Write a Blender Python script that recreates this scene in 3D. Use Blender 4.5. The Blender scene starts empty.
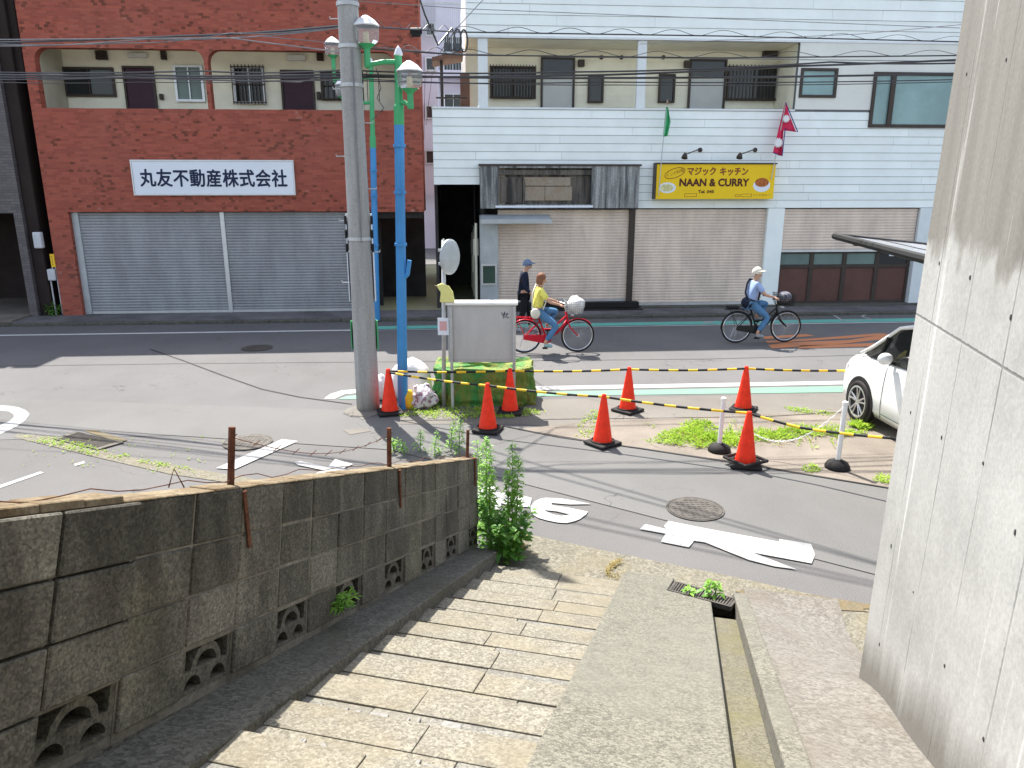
import bpy, bmesh, math, random
from mathutils import Vector, Matrix, geometry, noise as mnoise
random.seed(7)
sc = bpy.context.scene
col = sc.collection
R = math.radians
# ------------------------------------------------------------------ camera model (used to survey the place from the photo)
FPX = 750.; CXP = 512.; CYP = 384.; EYE = 3.4; PITCH = math.atan(.265)
SP, CP = math.sin(PITCH), math.cos(PITCH)
def ray(px, py):
    b = -(py-CYP)/FPX
    return Vector(((px-CXP)/FPX, CP+b*SP, -SP+b*CP))
def gp(px, py, z=0.):                       # survey a point on a level surface
    r = ray(px, py); t = (z-EYE)/r.z
    return Vector((r.x*t, r.y*t, z))
def yp(px, py, Y):                          # survey a point on an upright plane at distance Y
    r = ray(px, py); t = Y/r.y
    return Vector((r.x*t, Y, EYE+r.z*t))
FA = R(4.5); FY = 20.6
MF = Matrix.Translation((0, FY, 0)) @ Matrix.Rotation(FA, 4, 'Z')     # facade frame: x along the street, y into the block
FN = Vector((-math.sin(FA), math.cos(FA), 0)); FU = Vector((math.cos(FA), math.sin(FA), 0))
def F(px, py, v=0.):
    r = ray(px, py); o = Vector((0, FY, 0))+FN*v-Vector((0, 0, EYE))
    t = o.dot(FN)/r.dot(FN); p = r*t
    d = p-Vector((0, FY, 0))
    return d.dot(FU), EYE+p.z
# stair frame: x to the right of the flight, y downhill (so uphill is -y)
TH = R(14.1); SL = .345
SO = gp(625, 575)
MS = Matrix.Translation((SO.x, SO.y, 0)) @ Matrix.Rotation(-TH, 4, 'Z')
# ------------------------------------------------------------------ objects
WM = {}
def thing(name, label, cat, loc=(0, 0, 0), rotz=0., group=None):
    o = bpy.data.objects.new(name, None); col.objects.link(o)
    o.empty_display_size = .2
    o.location = loc; o.rotation_euler = (0, 0, rotz)
    o['label'] = label; o['category'] = cat
    if group: o['group'] = group
    WM[o.name] = Matrix.Translation(loc) @ Matrix.Rotation(rotz, 4, 'Z')
    return o
def tag(o, label, cat, group=None):
    o['label'] = label; o['category'] = cat
    if group: o['group'] = group
    return o
def struct(o, kind='structure', label=None, cat=None):
    o['kind'] = kind
    if label: o['label'] = label
    if cat: o['category'] = cat
    return o
def zs_flat(v):
    z = [p.z for p in v]; return max(z)-min(z) < 1e-4
class MB:
    def __init__(s, M=None):
        s.v = []; s.f = []; s.mi = []; s.M = M or Matrix(); s.cur = 0
    def add(s, vs, fs):
        b = len(s.v)
        s.v += [s.M @ Vector(v) for v in vs]
        for f in fs: s.f.append([b+i for i in f]); s.mi.append(s.cur)
        return s
    def box(s, x0, x1, y0, y1, z0, z1, L=None):
        vs = [Vector((x, y, z)) for z in (z0, z1) for x, y in ((x0, y0), (x1, y0), (x1, y1), (x0, y1))]
        if L is not None: vs = [L @ v for v in vs]
        return s.add(vs, [(3, 2, 1, 0), (4, 5, 6, 7), (0, 1, 5, 4), (1, 2, 6, 5), (2, 3, 7, 6), (3, 0, 4, 7)])
    def hexa(s, b4, t4):
        return s.add(list(b4)+list(t4), [(3, 2, 1, 0), (4, 5, 6, 7), (0, 1, 5, 4), (1, 2, 6, 5), (2, 3, 7, 6), (3, 0, 4, 7)])
    def prism(s, poly, fn, d0, d1):          # poly (a,b); fn(a,b,d) -> point
        n = len(poly)
        vs = [fn(a, b, d0) for a, b in poly]+[fn(a, b, d1) for a, b in poly]
        tri = geometry.tessellate_polygon([[Vector((a, b, 0)) for a, b in poly]])
        fs = [list(t) for t in tri]+[[i+n for i in reversed(t)] for t in tri]
        fs += [(i, (i+1) % n, n+(i+1) % n, n+i) for i in range(n)]
        return s.add(vs, fs)
    def plate(s, loops, fn, d0, d1):         # first loop is the outline, the rest are holes
        fl = [p for lp in loops for p in lp]; n = len(fl)
        tri = geometry.tessellate_polygon([[Vector((a, b, 0)) for a, b in lp] for lp in loops])
        vs = [fn(a, b, d0) for a, b in fl]+[fn(a, b, d1) for a, b in fl]
        fs = [list(t) for t in tri]+[[i+n for i in reversed(t)] for t in tri]
        o = 0
        for lp in loops:
            m = len(lp)
            fs += [(o+i, o+(i+1) % m, n+o+(i+1) % m, n+o+i) for i in range(m)]
            o += m
        return s.add(vs, fs)
    def tube(s, path, r, n=8, cap=True):
        path = [Vector(p) for p in path]; m = len(path)
        rs = r if isinstance(r, (list, tuple)) else [r]*m
        vs = []; up = None
        for i, p in enumerate(path):
            d = (path[min(i+1, m-1)]-path[max(i-1, 0)])
            if d.length < 1e-9: d = Vector((0, 0, 1))
            d.normalize()
            if up is None:
                up = Vector((0, 0, 1)) if abs(d.z) < .9 else Vector((1, 0, 0))
            a = d.cross(up)
            if a.length < 1e-5: a = d.cross(Vector((1, .3, 0)))
            a.normalize(); b = a.cross(d).normalized(); up = b
            for k in range(n):
                q = 2*math.pi*k/n
                vs.append(p+a*(rs[i]*math.cos(q))+b*(rs[i]*math.sin(q)))
        fs = [(i*n+k, i*n+(k+1) % n, (i+1)*n+(k+1) % n, (i+1)*n+k) for i in range(m-1) for k in range(n)]
        if cap: fs += [tuple(reversed(range(n))), tuple((m-1)*n+k for k in range(n))]
        return s.add(vs, fs)
    def lathe(s, prof, c=(0, 0, 0), n=16, L=None, cap=True):
        c = Vector(c); vs = []
        for r, z in prof:
            for k in range(n):
                q = 2*math.pi*k/n; v = Vector((r*math.cos(q), r*math.sin(q), z))
                vs.append(c+(L @ v if L is not None else v))
        m = len(prof)
        fs = [(i*n+k, i*n+(k+1) % n, (i+1)*n+(k+1) % n, (i+1)*n+k) for i in range(m-1) for k in range(n)]
        if cap: fs += [tuple(reversed(range(n))), tuple((m-1)*n+k for k in range(n))]
        return s.add(vs, fs)
    def ball(s, c, r, n=12, m=8, sc3=(1, 1, 1)):
        c = Vector(c); vs = []
        for i in range(m+1):
            t = math.pi*i/m
            for k in range(n):
                q = 2*math.pi*k/n
                vs.append(c+Vector((r*sc3[0]*math.sin(t)*math.cos(q), r*sc3[1]*math.sin(t)*math.sin(q), r*sc3[2]*math.cos(t))))
        return s.add(vs, [(i*n+k, (i+1)*n+k, (i+1)*n+(k+1) % n, i*n+(k+1) % n) for i in range(m) for k in range(n)])
    def sheet(s, poly, z):                   # flat sheet facing up
        pts = [Vector((p[0], p[1], z)) for p in poly]
        tri = geometry.tessellate_polygon([pts])
        fs = []
        for t in tri:
            a, b, c = (pts[i] for i in t)
            fs.append(t if (b-a).cross(c-a).z > 0 else tuple(reversed(t)))
        return s.add(pts, fs)
    def build(s, name, mats, parent=None, smooth=False, bevel=0., seg=1, sub=0, auto=None):
        me = bpy.data.meshes.new(name)
        if parent is not None: W = WM[parent.name]
        else:
            xs = [v.x for v in s.v]; ys = [v.y for v in s.v]; zs = [v.z for v in s.v]
            W = Matrix.Translation(((min(xs)+max(xs))/2, (min(ys)+max(ys))/2, min(zs)))
        I = W.inverted()
        me.from_pydata([I @ v for v in s.v], [], s.f)
        if not isinstance(mats, (list, tuple)): mats = [mats]
        for m in mats: me.materials.append(m)
        me.polygons.foreach_set('material_index', s.mi)
        if smooth: me.polygons.foreach_set('use_smooth', [True]*len(me.polygons))
        me.validate()
        if zs_flat(s.v): pass
        else:
            bm = bmesh.new(); bm.from_mesh(me); bmesh.ops.recalc_face_normals(bm, faces=bm.faces); bm.to_mesh(me); bm.free()
        me.update()
        o = bpy.data.objects.new(name, me); col.objects.link(o)
        if parent is not None: o.parent = parent
        else: o.location = W.translation
        WM[o.name] = W
        if bevel:
            b = o.modifiers.new('bev', 'BEVEL'); b.width = bevel; b.segments = seg; b.limit_method = 'ANGLE'; b.angle_limit = R(40)
        if sub:
            b = o.modifiers.new('sub', 'SUBSURF'); b.levels = sub; b.render_levels = sub
        return o
def copy_thing(src, loc, rotz, label, group=None):
    o = src.copy(); col.objects.link(o); o.location = loc; o.rotation_euler = (0, 0, rotz)
    o['label'] = label
    if group: o['group'] = group
    for ch in src.children:
        c = ch.copy(); col.objects.link(c); c.parent = o
        for g in ch.children:
            d = g.copy(); col.objects.link(d); d.parent = c
    return o
def text_mb(body, L, w, h, mb, thick=.004, bold=0., space=1., fat=0.):
    """writes a text centred on the frame L (x right, y up, z out), fitted to w x h"""
    c = bpy.data.curves.new('t', 'FONT'); c.body = body; c.offset = bold; c.resolution_u = 3
    c.space_character = space; c.extrude = 0.
    o = bpy.data.objects.new('t', c); col.objects.link(o)
    bpy.context.view_layer.update()
    me = bpy.data.meshes.new_from_object(o.evaluated_get(bpy.context.evaluated_depsgraph_get()))
    bpy.data.objects.remove(o); bpy.data.curves.remove(c)
    xs = [v.co.x for v in me.vertices]; ys = [v.co.y for v in me.vertices]
    x0, x1, y0, y1 = min(xs), max(xs), min(ys), max(ys)
    kx = w/(x1-x0); ky = h/(y1-y0) if h else kx
    for q, (ox, oy) in enumerate(((0, 0), (1, 0), (-1, 0), (0, 1), (0, -1), (.7, .7), (-.7, -.7)) if fat else ((0, 0),)):
        vs = [L @ Vector(((v.co.x-(x0+x1)/2)*kx+ox*fat, (v.co.y-(y0+y1)/2)*ky+oy*fat, thick+q*.0006)) for v in me.vertices]
        mb.add(vs, [list(p.vertices) for p in me.polygons])
    bpy.data.meshes.remove(me)
    return mb
def ULZ(u, v, z, tilt=0.):                   # a frame on a street facade, facing the street
    return Matrix.Translation((u, v, z)) @ Matrix(((1, 0, 0, 0), (0, 0, -1, 0), (0, 1, 0, 0), (0, 0, 0, 1))) @ Matrix.Rotation(tilt, 4, 'Z')
# ------------------------------------------------------------------ materials
def srgb(h):
    h = h.lstrip('#'); c = [int(h[i:i+2], 16)/255 for i in (0, 2, 4)]
    return tuple(x/12.92 if x <= .04045 else ((x+.055)/1.055)**2.4 for x in c)+(1.,)
class NT:
    def __init__(s, name):
        s.m = bpy.data.materials.new(name); s.m.use_nodes = True
        s.t = s.m.node_tree; s.t.nodes.clear()
        s.out = s.n('ShaderNodeOutputMaterial'); s.b = s.n('ShaderNodeBsdfPrincipled')
        s.l(s.b.outputs[0], s.out.inputs[0])
        s.co = s.n('ShaderNodeTexCoord').outputs['Object']
    def n(s, t, **k):
        x = s.t.nodes.new(t)
        for a, b in k.items(): setattr(x, a, b)
        return x
    def l(s, a, b): s.t.links.new(a, b)
    def noise(s, scale, detail=4., rough=.55, vec=None, dist=0.):
        x = s.n('ShaderNodeTexNoise'); x.inputs['Scale'].default_value = scale
        x.inputs['Detail'].default_value = detail; x.inputs['Roughness'].default_value = rough
        x.inputs['Distortion'].default_value = dist
        s.l(vec or s.co, x.inputs['Vector']); return x.outputs['Fac']
    def scale(s, v, vec=None):
        x = s.n('ShaderNodeMapping'); x.inputs['Scale'].default_value = v
        s.l(vec or s.co, x.inputs['Vector']); return x.outputs[0]
    def ramp(s, fac, a, b):
        x = s.n('ShaderNodeMapRange'); x.inputs['From Min'].default_value = a; x.inputs['From Max'].default_value = b
        s.l(fac, x.inputs['Value']); return x.outputs[0]
    def math(s, op, a, b=None, c=None):
        x = s.n('ShaderNodeMath', operation=op)
        for i, q in enumerate((a, b, c)):
            if q is None: continue
            if isinstance(q, (int, float)): x.inputs[i].default_value = q
            else: s.l(q, x.inputs[i])
        return x.outputs[0]
    def mix(s, fac, a, b, mode='MIX'):
        x = s.n('ShaderNodeMix', data_type='RGBA', blend_type=mode)
        for i, q in ((0, fac), (6, a), (7, b)):
            if isinstance(q, (int, float)): x.inputs[i].default_value = q
            elif isinstance(q, (tuple, list)): x.inputs[i].default_value = q
            else: s.l(q, x.inputs[i])
        return x.outputs[2]
    def sep(s, vec=None):
        x = s.n('ShaderNodeSeparateXYZ'); s.l(vec or s.co, x.inputs[0]); return x.outputs
    def island(s):
        return s.n('ShaderNodeNewGeometry').outputs['Random Per Island']
    def bump(s, h, st=.3, dist=.01):
        x = s.n('ShaderNodeBump'); x.inputs['Strength'].default_value = st; x.inputs['Distance'].default_value = dist
        s.l(h, x.inputs['Height']); s.l(x.outputs[0], s.b.inputs['Normal'])
    def color(s, c):
        if isinstance(c, (tuple, list)): s.b.inputs['Base Color'].default_value = c
        else: s.l(c, s.b.inputs['Base Color'])
    def rough(s, r):
        if isinstance(r, (int, float)): s.b.inputs['Roughness'].default_value = r
        else: s.l(r, s.b.inputs['Roughness'])
def C(r, g=None, b=None):
    if g is None: return (r, r, r, 1.)
    return (r, g, b, 1.)
def surf(name, c, var=.25, scale=3., fine=40., finevar=.15, rough=.7, bump=.15, metal=0., spec=.22, isl=0., c2=None, dist=.006):
    t = NT(name)
    a = t.ramp(t.noise(scale, 5., .6), .3, .7)
    hi = tuple(min(1., x*(1+var)) for x in c[:3])+(1.,); lo = tuple(x*(1-var) for x in c[:3])+(1.,)
    cc = t.mix(a, lo, hi if c2 is None else c2)
    f = t.noise(fine, 3., .7)
    ff = t.ramp(f, .25, .75)
    cc = t.mix(finevar, cc, t.mix(ff, C(.0), C(1.)), 'OVERLAY')
    if isl:
        i = t.island(); g = t.ramp(i, 0., 1.)
        x = t.math('MULTIPLY_ADD', g, 2*isl, 1-isl)
        y = t.n('ShaderNodeCombineColor'); [t.l(x, y.inputs[k]) for k in range(3)]
        cc = t.mix(1., cc, y.outputs[0], 'MULTIPLY')
    t.color(cc); t.rough(rough); t.b.inputs['Metallic'].default_value = metal
    if spec is not None: t.b.inputs['Specular IOR Level'].default_value = spec
    if bump: t.bump(f, bump, dist)
    return t.m
M = {}
def asphalt(name, c, patch=.18):
    t = NT(name)
    big = t.ramp(t.noise(.35, 5., .6), .3, .7)
    mid = t.ramp(t.noise(2.2, 6., .65, vec=t.scale((1., .5, 1.))), .35, .7)
    fine = t.noise(90., 2., .8)
    cc = t.mix(big, tuple(x*(1-patch) for x in c[:3])+(1.,), tuple(x*(1+patch) for x in c[:3])+(1.,))
    cc = t.mix(t.math('MULTIPLY', mid, .35), cc, tuple(x*1.25 for x in c[:3])+(1.,))
    cc = t.mix(t.ramp(fine, .55, .75), cc, tuple(min(1, x*1.9) for x in c[:3])+(1.,))
    cc = t.mix(t.ramp(fine, .42, .28), cc, tuple(x*.5 for x in c[:3])+(1.,))
    vo = t.n('ShaderNodeTexVoronoi', feature='DISTANCE_TO_EDGE'); vo.inputs['Scale'].default_value = .55
    wv = t.n('ShaderNodeVectorMath', operation='ADD')
    nz = t.n('ShaderNodeTexNoise'); nz.inputs['Scale'].default_value = 2.; t.l(t.co, nz.inputs['Vector'])
    t.l(t.co, wv.inputs[0]); t.l(nz.outputs['Color'], wv.inputs[1]); t.l(wv.outputs[0], vo.inputs['Vector'])
    crack = t.math('MULTIPLY', t.ramp(vo.outputs['Distance'], .006, .002), t.ramp(t.noise(.5, 2.), .5, .6))
    cc = t.mix(t.math('MULTIPLY', crack, .6), cc, C(.02))
    t.color(cc); t.rough(.92); t.bump(fine, .5, .006)
    return t.m
M['road'] = asphalt('main road asphalt', C(.100, .097, .097))
M['side'] = asphalt('side road asphalt', C(.104, .102, .099))
M['lot'] = asphalt('parking lot asphalt', C(.097, .093, .091))
M['gravel'] = asphalt('rough verge', C(0.132, 0.121, 0.106), .3)
M['island'] = surf('worn concrete island', C(0.177, 0.153, 0.129), .25, 1.2, 60, .35, .9, .4)
M['farpave'] = surf('far pavement', C(.13, .125, .125), .35, 1.5, 40, .3, .9, .3)
M['alley'] = surf('mossy alley concrete', C(0.450, 0.420, 0.330), .4, 1.2, 30, .3, .8, .2, c2=C(0.255, 0.270, 0.120))
def paint(name, c, wear=.5):
    t = NT(name)
    n = t.noise(25., 5., .75); n2 = t.noise(2.5, 4., .6)
    f = t.math('MULTIPLY', t.ramp(n, .54, .68), t.ramp(n2, .40, .64))
    cc = t.mix(t.math('MULTIPLY', f, wear), c, C(.105, .10, .098))
    cc = t.mix(t.math('MULTIPLY', t.ramp(n2, .35, .7), .25), cc, C(.17))
    t.color(cc); t.rough(.75); t.bump(n, .2, .003); return t.m
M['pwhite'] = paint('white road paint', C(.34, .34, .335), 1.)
M['pwhite_shade'] = paint('white road paint lightened for shade', C(.62, .62, .61), .6)  # same paint in a lighter colour, making up for the shade it lies in
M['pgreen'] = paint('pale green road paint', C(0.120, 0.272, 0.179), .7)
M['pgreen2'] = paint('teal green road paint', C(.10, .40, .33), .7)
M['porange'] = paint('orange road paint', C(.50, .17, .055), 1.)
def aggregate(name, base, lo, hi, tint=None, ts=.8, k=1., bump=.6):
    t = NT(name)
    def cells(sc_):
        v = t.n('ShaderNodeTexVoronoi'); v.inputs['Scale'].default_value = sc_; t.l(t.co, v.inputs['Vector'])
        x = t.n('ShaderNodeSeparateColor'); t.l(v.outputs['Color'], x.inputs[0]); return x.outputs[0], v.outputs['Distance']
    c1, d1 = cells(85.*k); c2, d2 = cells(190.*k)
    b = t.noise(ts, 5., .6); g2 = t.noise(9., 5., .7)
    cc = t.mix(t.ramp(c1, .15, .9), lo, hi)
    cc = t.mix(.45, cc, t.mix(c2, lo, hi))
    cc = t.mix(.18, cc, base)
    if tint: cc = t.mix(t.math('MULTIPLY', t.ramp(b, .45, .66), .62), cc, tint)
    cc = t.mix(t.math('MULTIPLY', t.ramp(g2, .48, .72), .35), cc, lo)
    d = t.noise(1.7, 6., .7)
    cc = t.mix(t.math('MULTIPLY', t.ramp(d, .52, .75), .45), cc, tuple(x*.6 for x in base[:3])+(1.,))
    t.color(cc); t.rough(.92); t.bump(t.math('ADD', c1, g2), bump, .006); return t.m
M['ramp'] = aggregate('exposed aggregate ramp', C(0.118, 0.112, 0.090), C(0.038, 0.035, 0.026), C(0.220, 0.211, 0.168), C(0.134, 0.128, 0.105), k=1.0)
M['stone'] = aggregate('weathered step stone', C(0.167, 0.153, 0.119), C(0.065, 0.056, 0.043), C(0.290, 0.272, 0.220), C(0.188, 0.160, 0.103), 1.9, k=1.05)
M['cement'] = aggregate('step cement infill', C(0.148, 0.141, 0.123), C(0.064, 0.059, 0.050), C(0.255, 0.248, 0.220), C(0.160, 0.141, 0.100), 2.2, k=1.0)
M['mortarwhite'] = surf('pale broken mortar', C(0.206, 0.199, 0.188), .15, 8, 50, .3, .9, .4)
M['curb'] = aggregate('old curb concrete', C(0.090, 0.085, 0.070), C(0.027, 0.025, 0.020), C(0.171, 0.162, 0.135), C(0.063, 0.059, 0.038), 1.5, k=.7)
M['drain'] = aggregate('drain concrete', C(0.106, 0.096, 0.066), C(0.053, 0.046, 0.030), C(0.165, 0.152, 0.112), C(0.109, 0.102, 0.036), 2.2, bump=.3)
M['slab'] = aggregate('stained slab concrete', C(.135, .125, .11), C(.07, .062, .05), C(.22, .208, .185), C(.115, .096, .076), 1.3, .6, .3)
M['apron'] = aggregate('sandy apron', C(0.142, 0.131, 0.099), C(0.059, 0.053, 0.036), C(0.238, 0.221, 0.178), C(0.158, 0.135, 0.083), 2.5, k=.6)
M['sand'] = aggregate('sand drift', C(0.123, 0.105, 0.066), C(0.071, 0.056, 0.030), C(0.169, 0.146, 0.102), C(0.142, 0.098, 0.034), 3., 1., .3)
def blockmat():
    t = NT('weathered concrete block')
    g = t.noise(48., 4., .75); st = t.noise(3., 6., .65, vec=t.scale((1., 1., .45))); b = t.noise(1.1, 4., .6)
    i = t.island()
    c = t.mix(t.ramp(i, 0., 1.), C(.076, .070, .054), C(.182, .169, .136))
    c = t.mix(t.math('MULTIPLY', t.ramp(st, .42, .68), .8), c, C(.022, .019, .014))
    c = t.mix(t.math('MULTIPLY', t.ramp(b, .5, .7), .5), c, C(.12, .11, .065))
    x, y, z = t.sep()
    hgt = t.math('SUBTRACT', t.math('ADD', z, t.math('MULTIPLY', y, .325)), 1.10)
    run = t.noise(1., 5., .65, vec=t.scale((7., 7., .9)))
    c = t.mix(t.math('MULTIPLY', t.math('MULTIPLY', t.ramp(run, .36, .62), t.ramp(t.math('ADD', hgt, t.math('MULTIPLY', t.math('SUBTRACT', run, .5), .9)), .30, .66)), .55), c, C(.026, .022, .015))
    vo = t.n('ShaderNodeTexVoronoi'); vo.inputs['Scale'].default_value = 110.; t.l(t.co, vo.inputs['Vector'])
    vs_ = t.n('ShaderNodeSeparateColor'); t.l(vo.outputs['Color'], vs_.inputs[0])
    c = t.mix(.5, c, t.mix(vs_.outputs[0], C(.12), C(.88)), 'OVERLAY')
    c = t.mix(.35, c, t.mix(t.ramp(g, .3, .7), C(0.), C(1.)), 'OVERLAY')
    t.color(c); t.rough(.95); t.bump(g, .55, .008); return t.m
M['block'] = blockmat()
M['mortar'] = surf('block mortar', C(0.162, 0.148, 0.122), .4, 4, 40, .3, .95, .4)
M['coping'] = surf('lichen stained coping', C(0.169, 0.112, 0.056), .4, 5, 60, .4, .95, .5, c2=C(0.225, 0.185, 0.124))
def cwall():
    t = NT('board formed concrete')
    x, y, z = t.sep()
    n = t.noise(.9, 7., .72); f = t.noise(50., 3., .7)
    stv = t.noise(1., 6., .7, vec=t.scale((5., 5., .25)))
    c = t.mix(t.ramp(n, .3, .7), C(.255, .252, .236), C(.40, .396, .375))
    # stained upper lift with an irregular lower edge
    up = t.math('ADD', t.math('ADD', z, t.math('MULTIPLY', t.math('SUBTRACT', stv, .5), .35)), t.math('MULTIPLY', t.math('SUBTRACT', t.noise(1.3, 3., .6), .5), .9))
    upm = t.ramp(up, 3.10, 3.16)
    c2 = t.mix(t.ramp(stv, .3, .7), C(.118, .110, .094), C(.195, .182, .157))
    c = t.mix(t.math('MULTIPLY', upm, .95), c, c2)
    ed = t.math('MULTIPLY', t.ramp(t.math('ABSOLUTE', t.math('SUBTRACT', up, 3.12)), .05, .0), .4)
    c = t.mix(ed, c, C(.15, .14, .12))
    # lime runs
    sr = t.noise(1., 4., .6, vec=t.scale((11., 11., .18)))
    c = t.mix(t.math('MULTIPLY', t.ramp(sr, .64, .70), .5), c, C(.62, .62, .60))
    c = t.mix(t.math('MULTIPLY', t.ramp(sr, .36, .30), .2), c, C(.2, .195, .18))
    # form board joints (upright lines) and the pour joint
    fx = t.math('FRACT', t.math('MULTIPLY', t.math('ADD', y, t.math('MULTIPLY', f, .006)), 1/.45))
    jl = t.ramp(t.math('ABSOLUTE', t.math('SUBTRACT', fx, .5)), .018, .008)
    jl = t.math('MULTIPLY', jl, t.ramp(t.noise(1.6, 3., .6), .40, .62))
    pj = t.ramp(t.math('ABSOLUTE', t.math('SUBTRACT', t.math('ADD', z, t.math('MULTIPLY', f, .01)), 2.78)), .008, .003)
    j = t.math('MAXIMUM', jl, pj)
    c = t.mix(t.math('MULTIPLY', j, .7), c, C(.10, .10, .095))
    # splash dirt along the foot, following the slope of the path
    lo = t.math('ADD', t.math('ADD', z, t.math('MULTIPLY', y, SL)), t.math('MULTIPLY', t.math('SUBTRACT', stv, .5), .5))
    lo = t.math('SUBTRACT', lo, SL*2.1)
    c = t.mix(t.math('MULTIPLY', t.ramp(lo, .30, .06), .85), c, C(.11, .10, .085))
    c = t.mix(.12, c, t.mix(t.ramp(f, .3, .7), C(0.), C(1.)), 'OVERLAY')
    t.color(c); t.rough(.85)
    t.bump(t.math('SUBTRACT', t.math('MULTIPLY', f, .25), j), .3, .01); return t.m
M['cwall'] = cwall()
def brick():
    t = NT('red brick tile')
    x, y, z = t.sep()
    cv = t.n('ShaderNodeCombineXYZ'); t.l(t.math('ADD', x, y), cv.inputs[0]); t.l(z, cv.inputs[1])
    b = t.n('ShaderNodeTexBrick'); t.l(cv.outputs[0], b.inputs['Vector'])
    b.inputs['Scale'].default_value = 1.; b.inputs['Brick Width'].default_value = .20; b.inputs['Row Height'].default_value = .062
    b.inputs['Mortar Size'].default_value = .005; b.inputs['Mortar Smooth'].default_value = .2
    b.inputs['Color1'].default_value = C(.39, .105, .068); b.inputs['Color2'].default_value = C(.28, .070, .048)
    b.inputs['Mortar'].default_value = C(.25, .105, .085)
    # odd dark and pale bricks: one value per brick
    row = t.math('FLOOR', t.math('DIVIDE', z, .062))
    off = t.math('MULTIPLY', t.math('MODULO', row, 2.), .5)
    cl = t.math('FLOOR', t.math('ADD', t.math('DIVIDE', t.math('ADD', x, y), .10), off))
    cb = t.n('ShaderNodeCombineXYZ'); t.l(cl, cb.inputs[0]); t.l(row, cb.inputs[1])
    w = t.n('ShaderNodeTexWhiteNoise', noise_dimensions='2D'); t.l(cb.outputs[0], w.inputs['Vector'])
    cln = t.noise(1.3, 3., .6)
    dk = t.math('MULTIPLY', t.ramp(t.math('ADD', w.outputs['Value'], t.math('MULTIPLY', t.math('SUBTRACT', cln, .5), .9)), .88, .97), .65)
    c = t.mix(dk, b.outputs['Color'], C(.075, .036, .022))
    pl = t.math('MULTIPLY', t.ramp(t.math('SUBTRACT', t.math('MULTIPLY', cln, .5), w.outputs['Value']), .27, .33), .5)
    c = t.mix(pl, c, C(.42, .24, .2))
    c = t.mix(t.math('MULTIPLY', t.ramp(t.noise(.6, 4.), .4, .7), .25), c, C(.30, .12, .09))
    t.color(c); t.rough(.85); t.b.inputs['Specular IOR Level'].default_value = .1; t.bump(t.math('SUBTRACT', 1., b.outputs['Fac']), .3, .006); return t.m
M['brick'] = brick()
def greytile():
    t = NT('grey brick tile'); x, y, z = t.sep()
    cv = t.n('ShaderNodeCombineXYZ'); t.l(t.math('ADD', x, y), cv.inputs[0]); t.l(z, cv.inputs[1])
    b = t.n('ShaderNodeTexBrick'); t.l(cv.outputs[0], b.inputs['Vector'])
    b.inputs['Scale'].default_value = 1.; b.inputs['Brick Width'].default_value = .23; b.inputs['Row Height'].default_value = .07
    b.inputs['Mortar Size'].default_value = .006
    b.inputs['Color1'].default_value = C(.125, .105, .105); b.inputs['Color2'].default_value = C(.085, .072, .075); b.inputs['Mortar'].default_value = C(.06)
    t.color(b.outputs['Color']); t.rough(.6); t.bump(t.math('SUBTRACT', 1., b.outputs['Fac']), .3, .005); return t.m
M['greytile'] = greytile()
def streaked(name, a, b, sx=14., rough=.7, metal=0., grain=.3):
    t = NT(name); n = t.noise(1., 5., .65, vec=t.scale((sx, sx, .6))); f = t.noise(30., 4., .7)
    c = t.mix(t.ramp(n, .38, .62), a, b); c = t.mix(grain, c, t.mix(t.ramp(f, .3, .7), C(0.), C(1.)), 'OVERLAY')
    t.color(c); t.rough(rough); t.b.inputs['Metallic'].default_value = metal; t.bump(n, .2, .01); return t.m
M['siding'] = surf('white lap siding', C(.82, .87, .845), .05, 1.5, 25, .06, .55, .05, isl=.035)
M['sidingback'] = surf('siding joint backing', C(.16, .17, .175), .2)
M['cream'] = surf('cream wall', C(.86, .83, .67), .08, 2., 30, .08, .75, .1)
M['creamwhite'] = surf('off white panel', C(.70, .71, .66), .06, 1., 20, .06, .6, .05)
M['whitewall'] = surf('white column paint', C(.68, .72, .72), .06, 2, 30, .06, .6, .05)
M['shgrey'] = streaked('grey shutter steel', C(.25, .255, .265), C(.315, .322, .335), 2., .5, .2, .08)
M['shbeige'] = streaked('beige shutter steel', C(.62, .515, .43), C(.76, .635, .525), 2.2, .5, .1, .08)
M['alu'] = surf('aluminium', C(.55, .56, .57), .08, 4, 40, .06, .4, .02, metal=.7)
M['steelgrey'] = surf('grey painted steel', C(.42, .45, .46), .12, 3, 40, .1, .5, .05, metal=.3)
M['darkframe'] = surf('dark bronze frame', C(.055, .042, .035), .15, 4, 30, .1, .45, .02)
M['brownpanel'] = surf('brown door panel', C(.115, .055, .045), .15, 2, 30, .12, .5, .03)
M['purpledoor'] = surf('dark purple door', C(.045, .016, .03), .15, 2, 30, .1, .45, .02)
M['greydoor'] = surf('pale grey door', C(.50, .52, .50), .05, 2, 30, .05, .5, .02)
M['black'] = surf('black', C(.014), .2, 4, 40, .1, .6, .05)
M['rubber'] = surf('black rubber', C(.022, .02, .02), .25, 6, 40, .15, .75, .1)
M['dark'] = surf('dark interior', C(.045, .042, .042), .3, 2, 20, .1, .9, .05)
def glass(name, c, rough=.08):
    t = NT(name); n = t.noise(1.1, 3.); t.color(t.mix(t.ramp(n, .35, .65), tuple(x*.75 for x in c[:3])+(1.,), c)); t.rough(rough)
    t.b.inputs['Specular IOR Level'].default_value = .35; return t.m
M['glassdark'] = glass('dark window glass', C(.03, .036, .038))
M['glassteal'] = glass('curtained teal glass', C(.24, .38, .38), .1)
M['glassgreen'] = glass('frosted green glass', C(.15, .22, .2), .25)
M['tin'] = streaked('weathered tin sheet', C(.07, .075, .075), C(.34, .35, .34), 9.)
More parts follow.
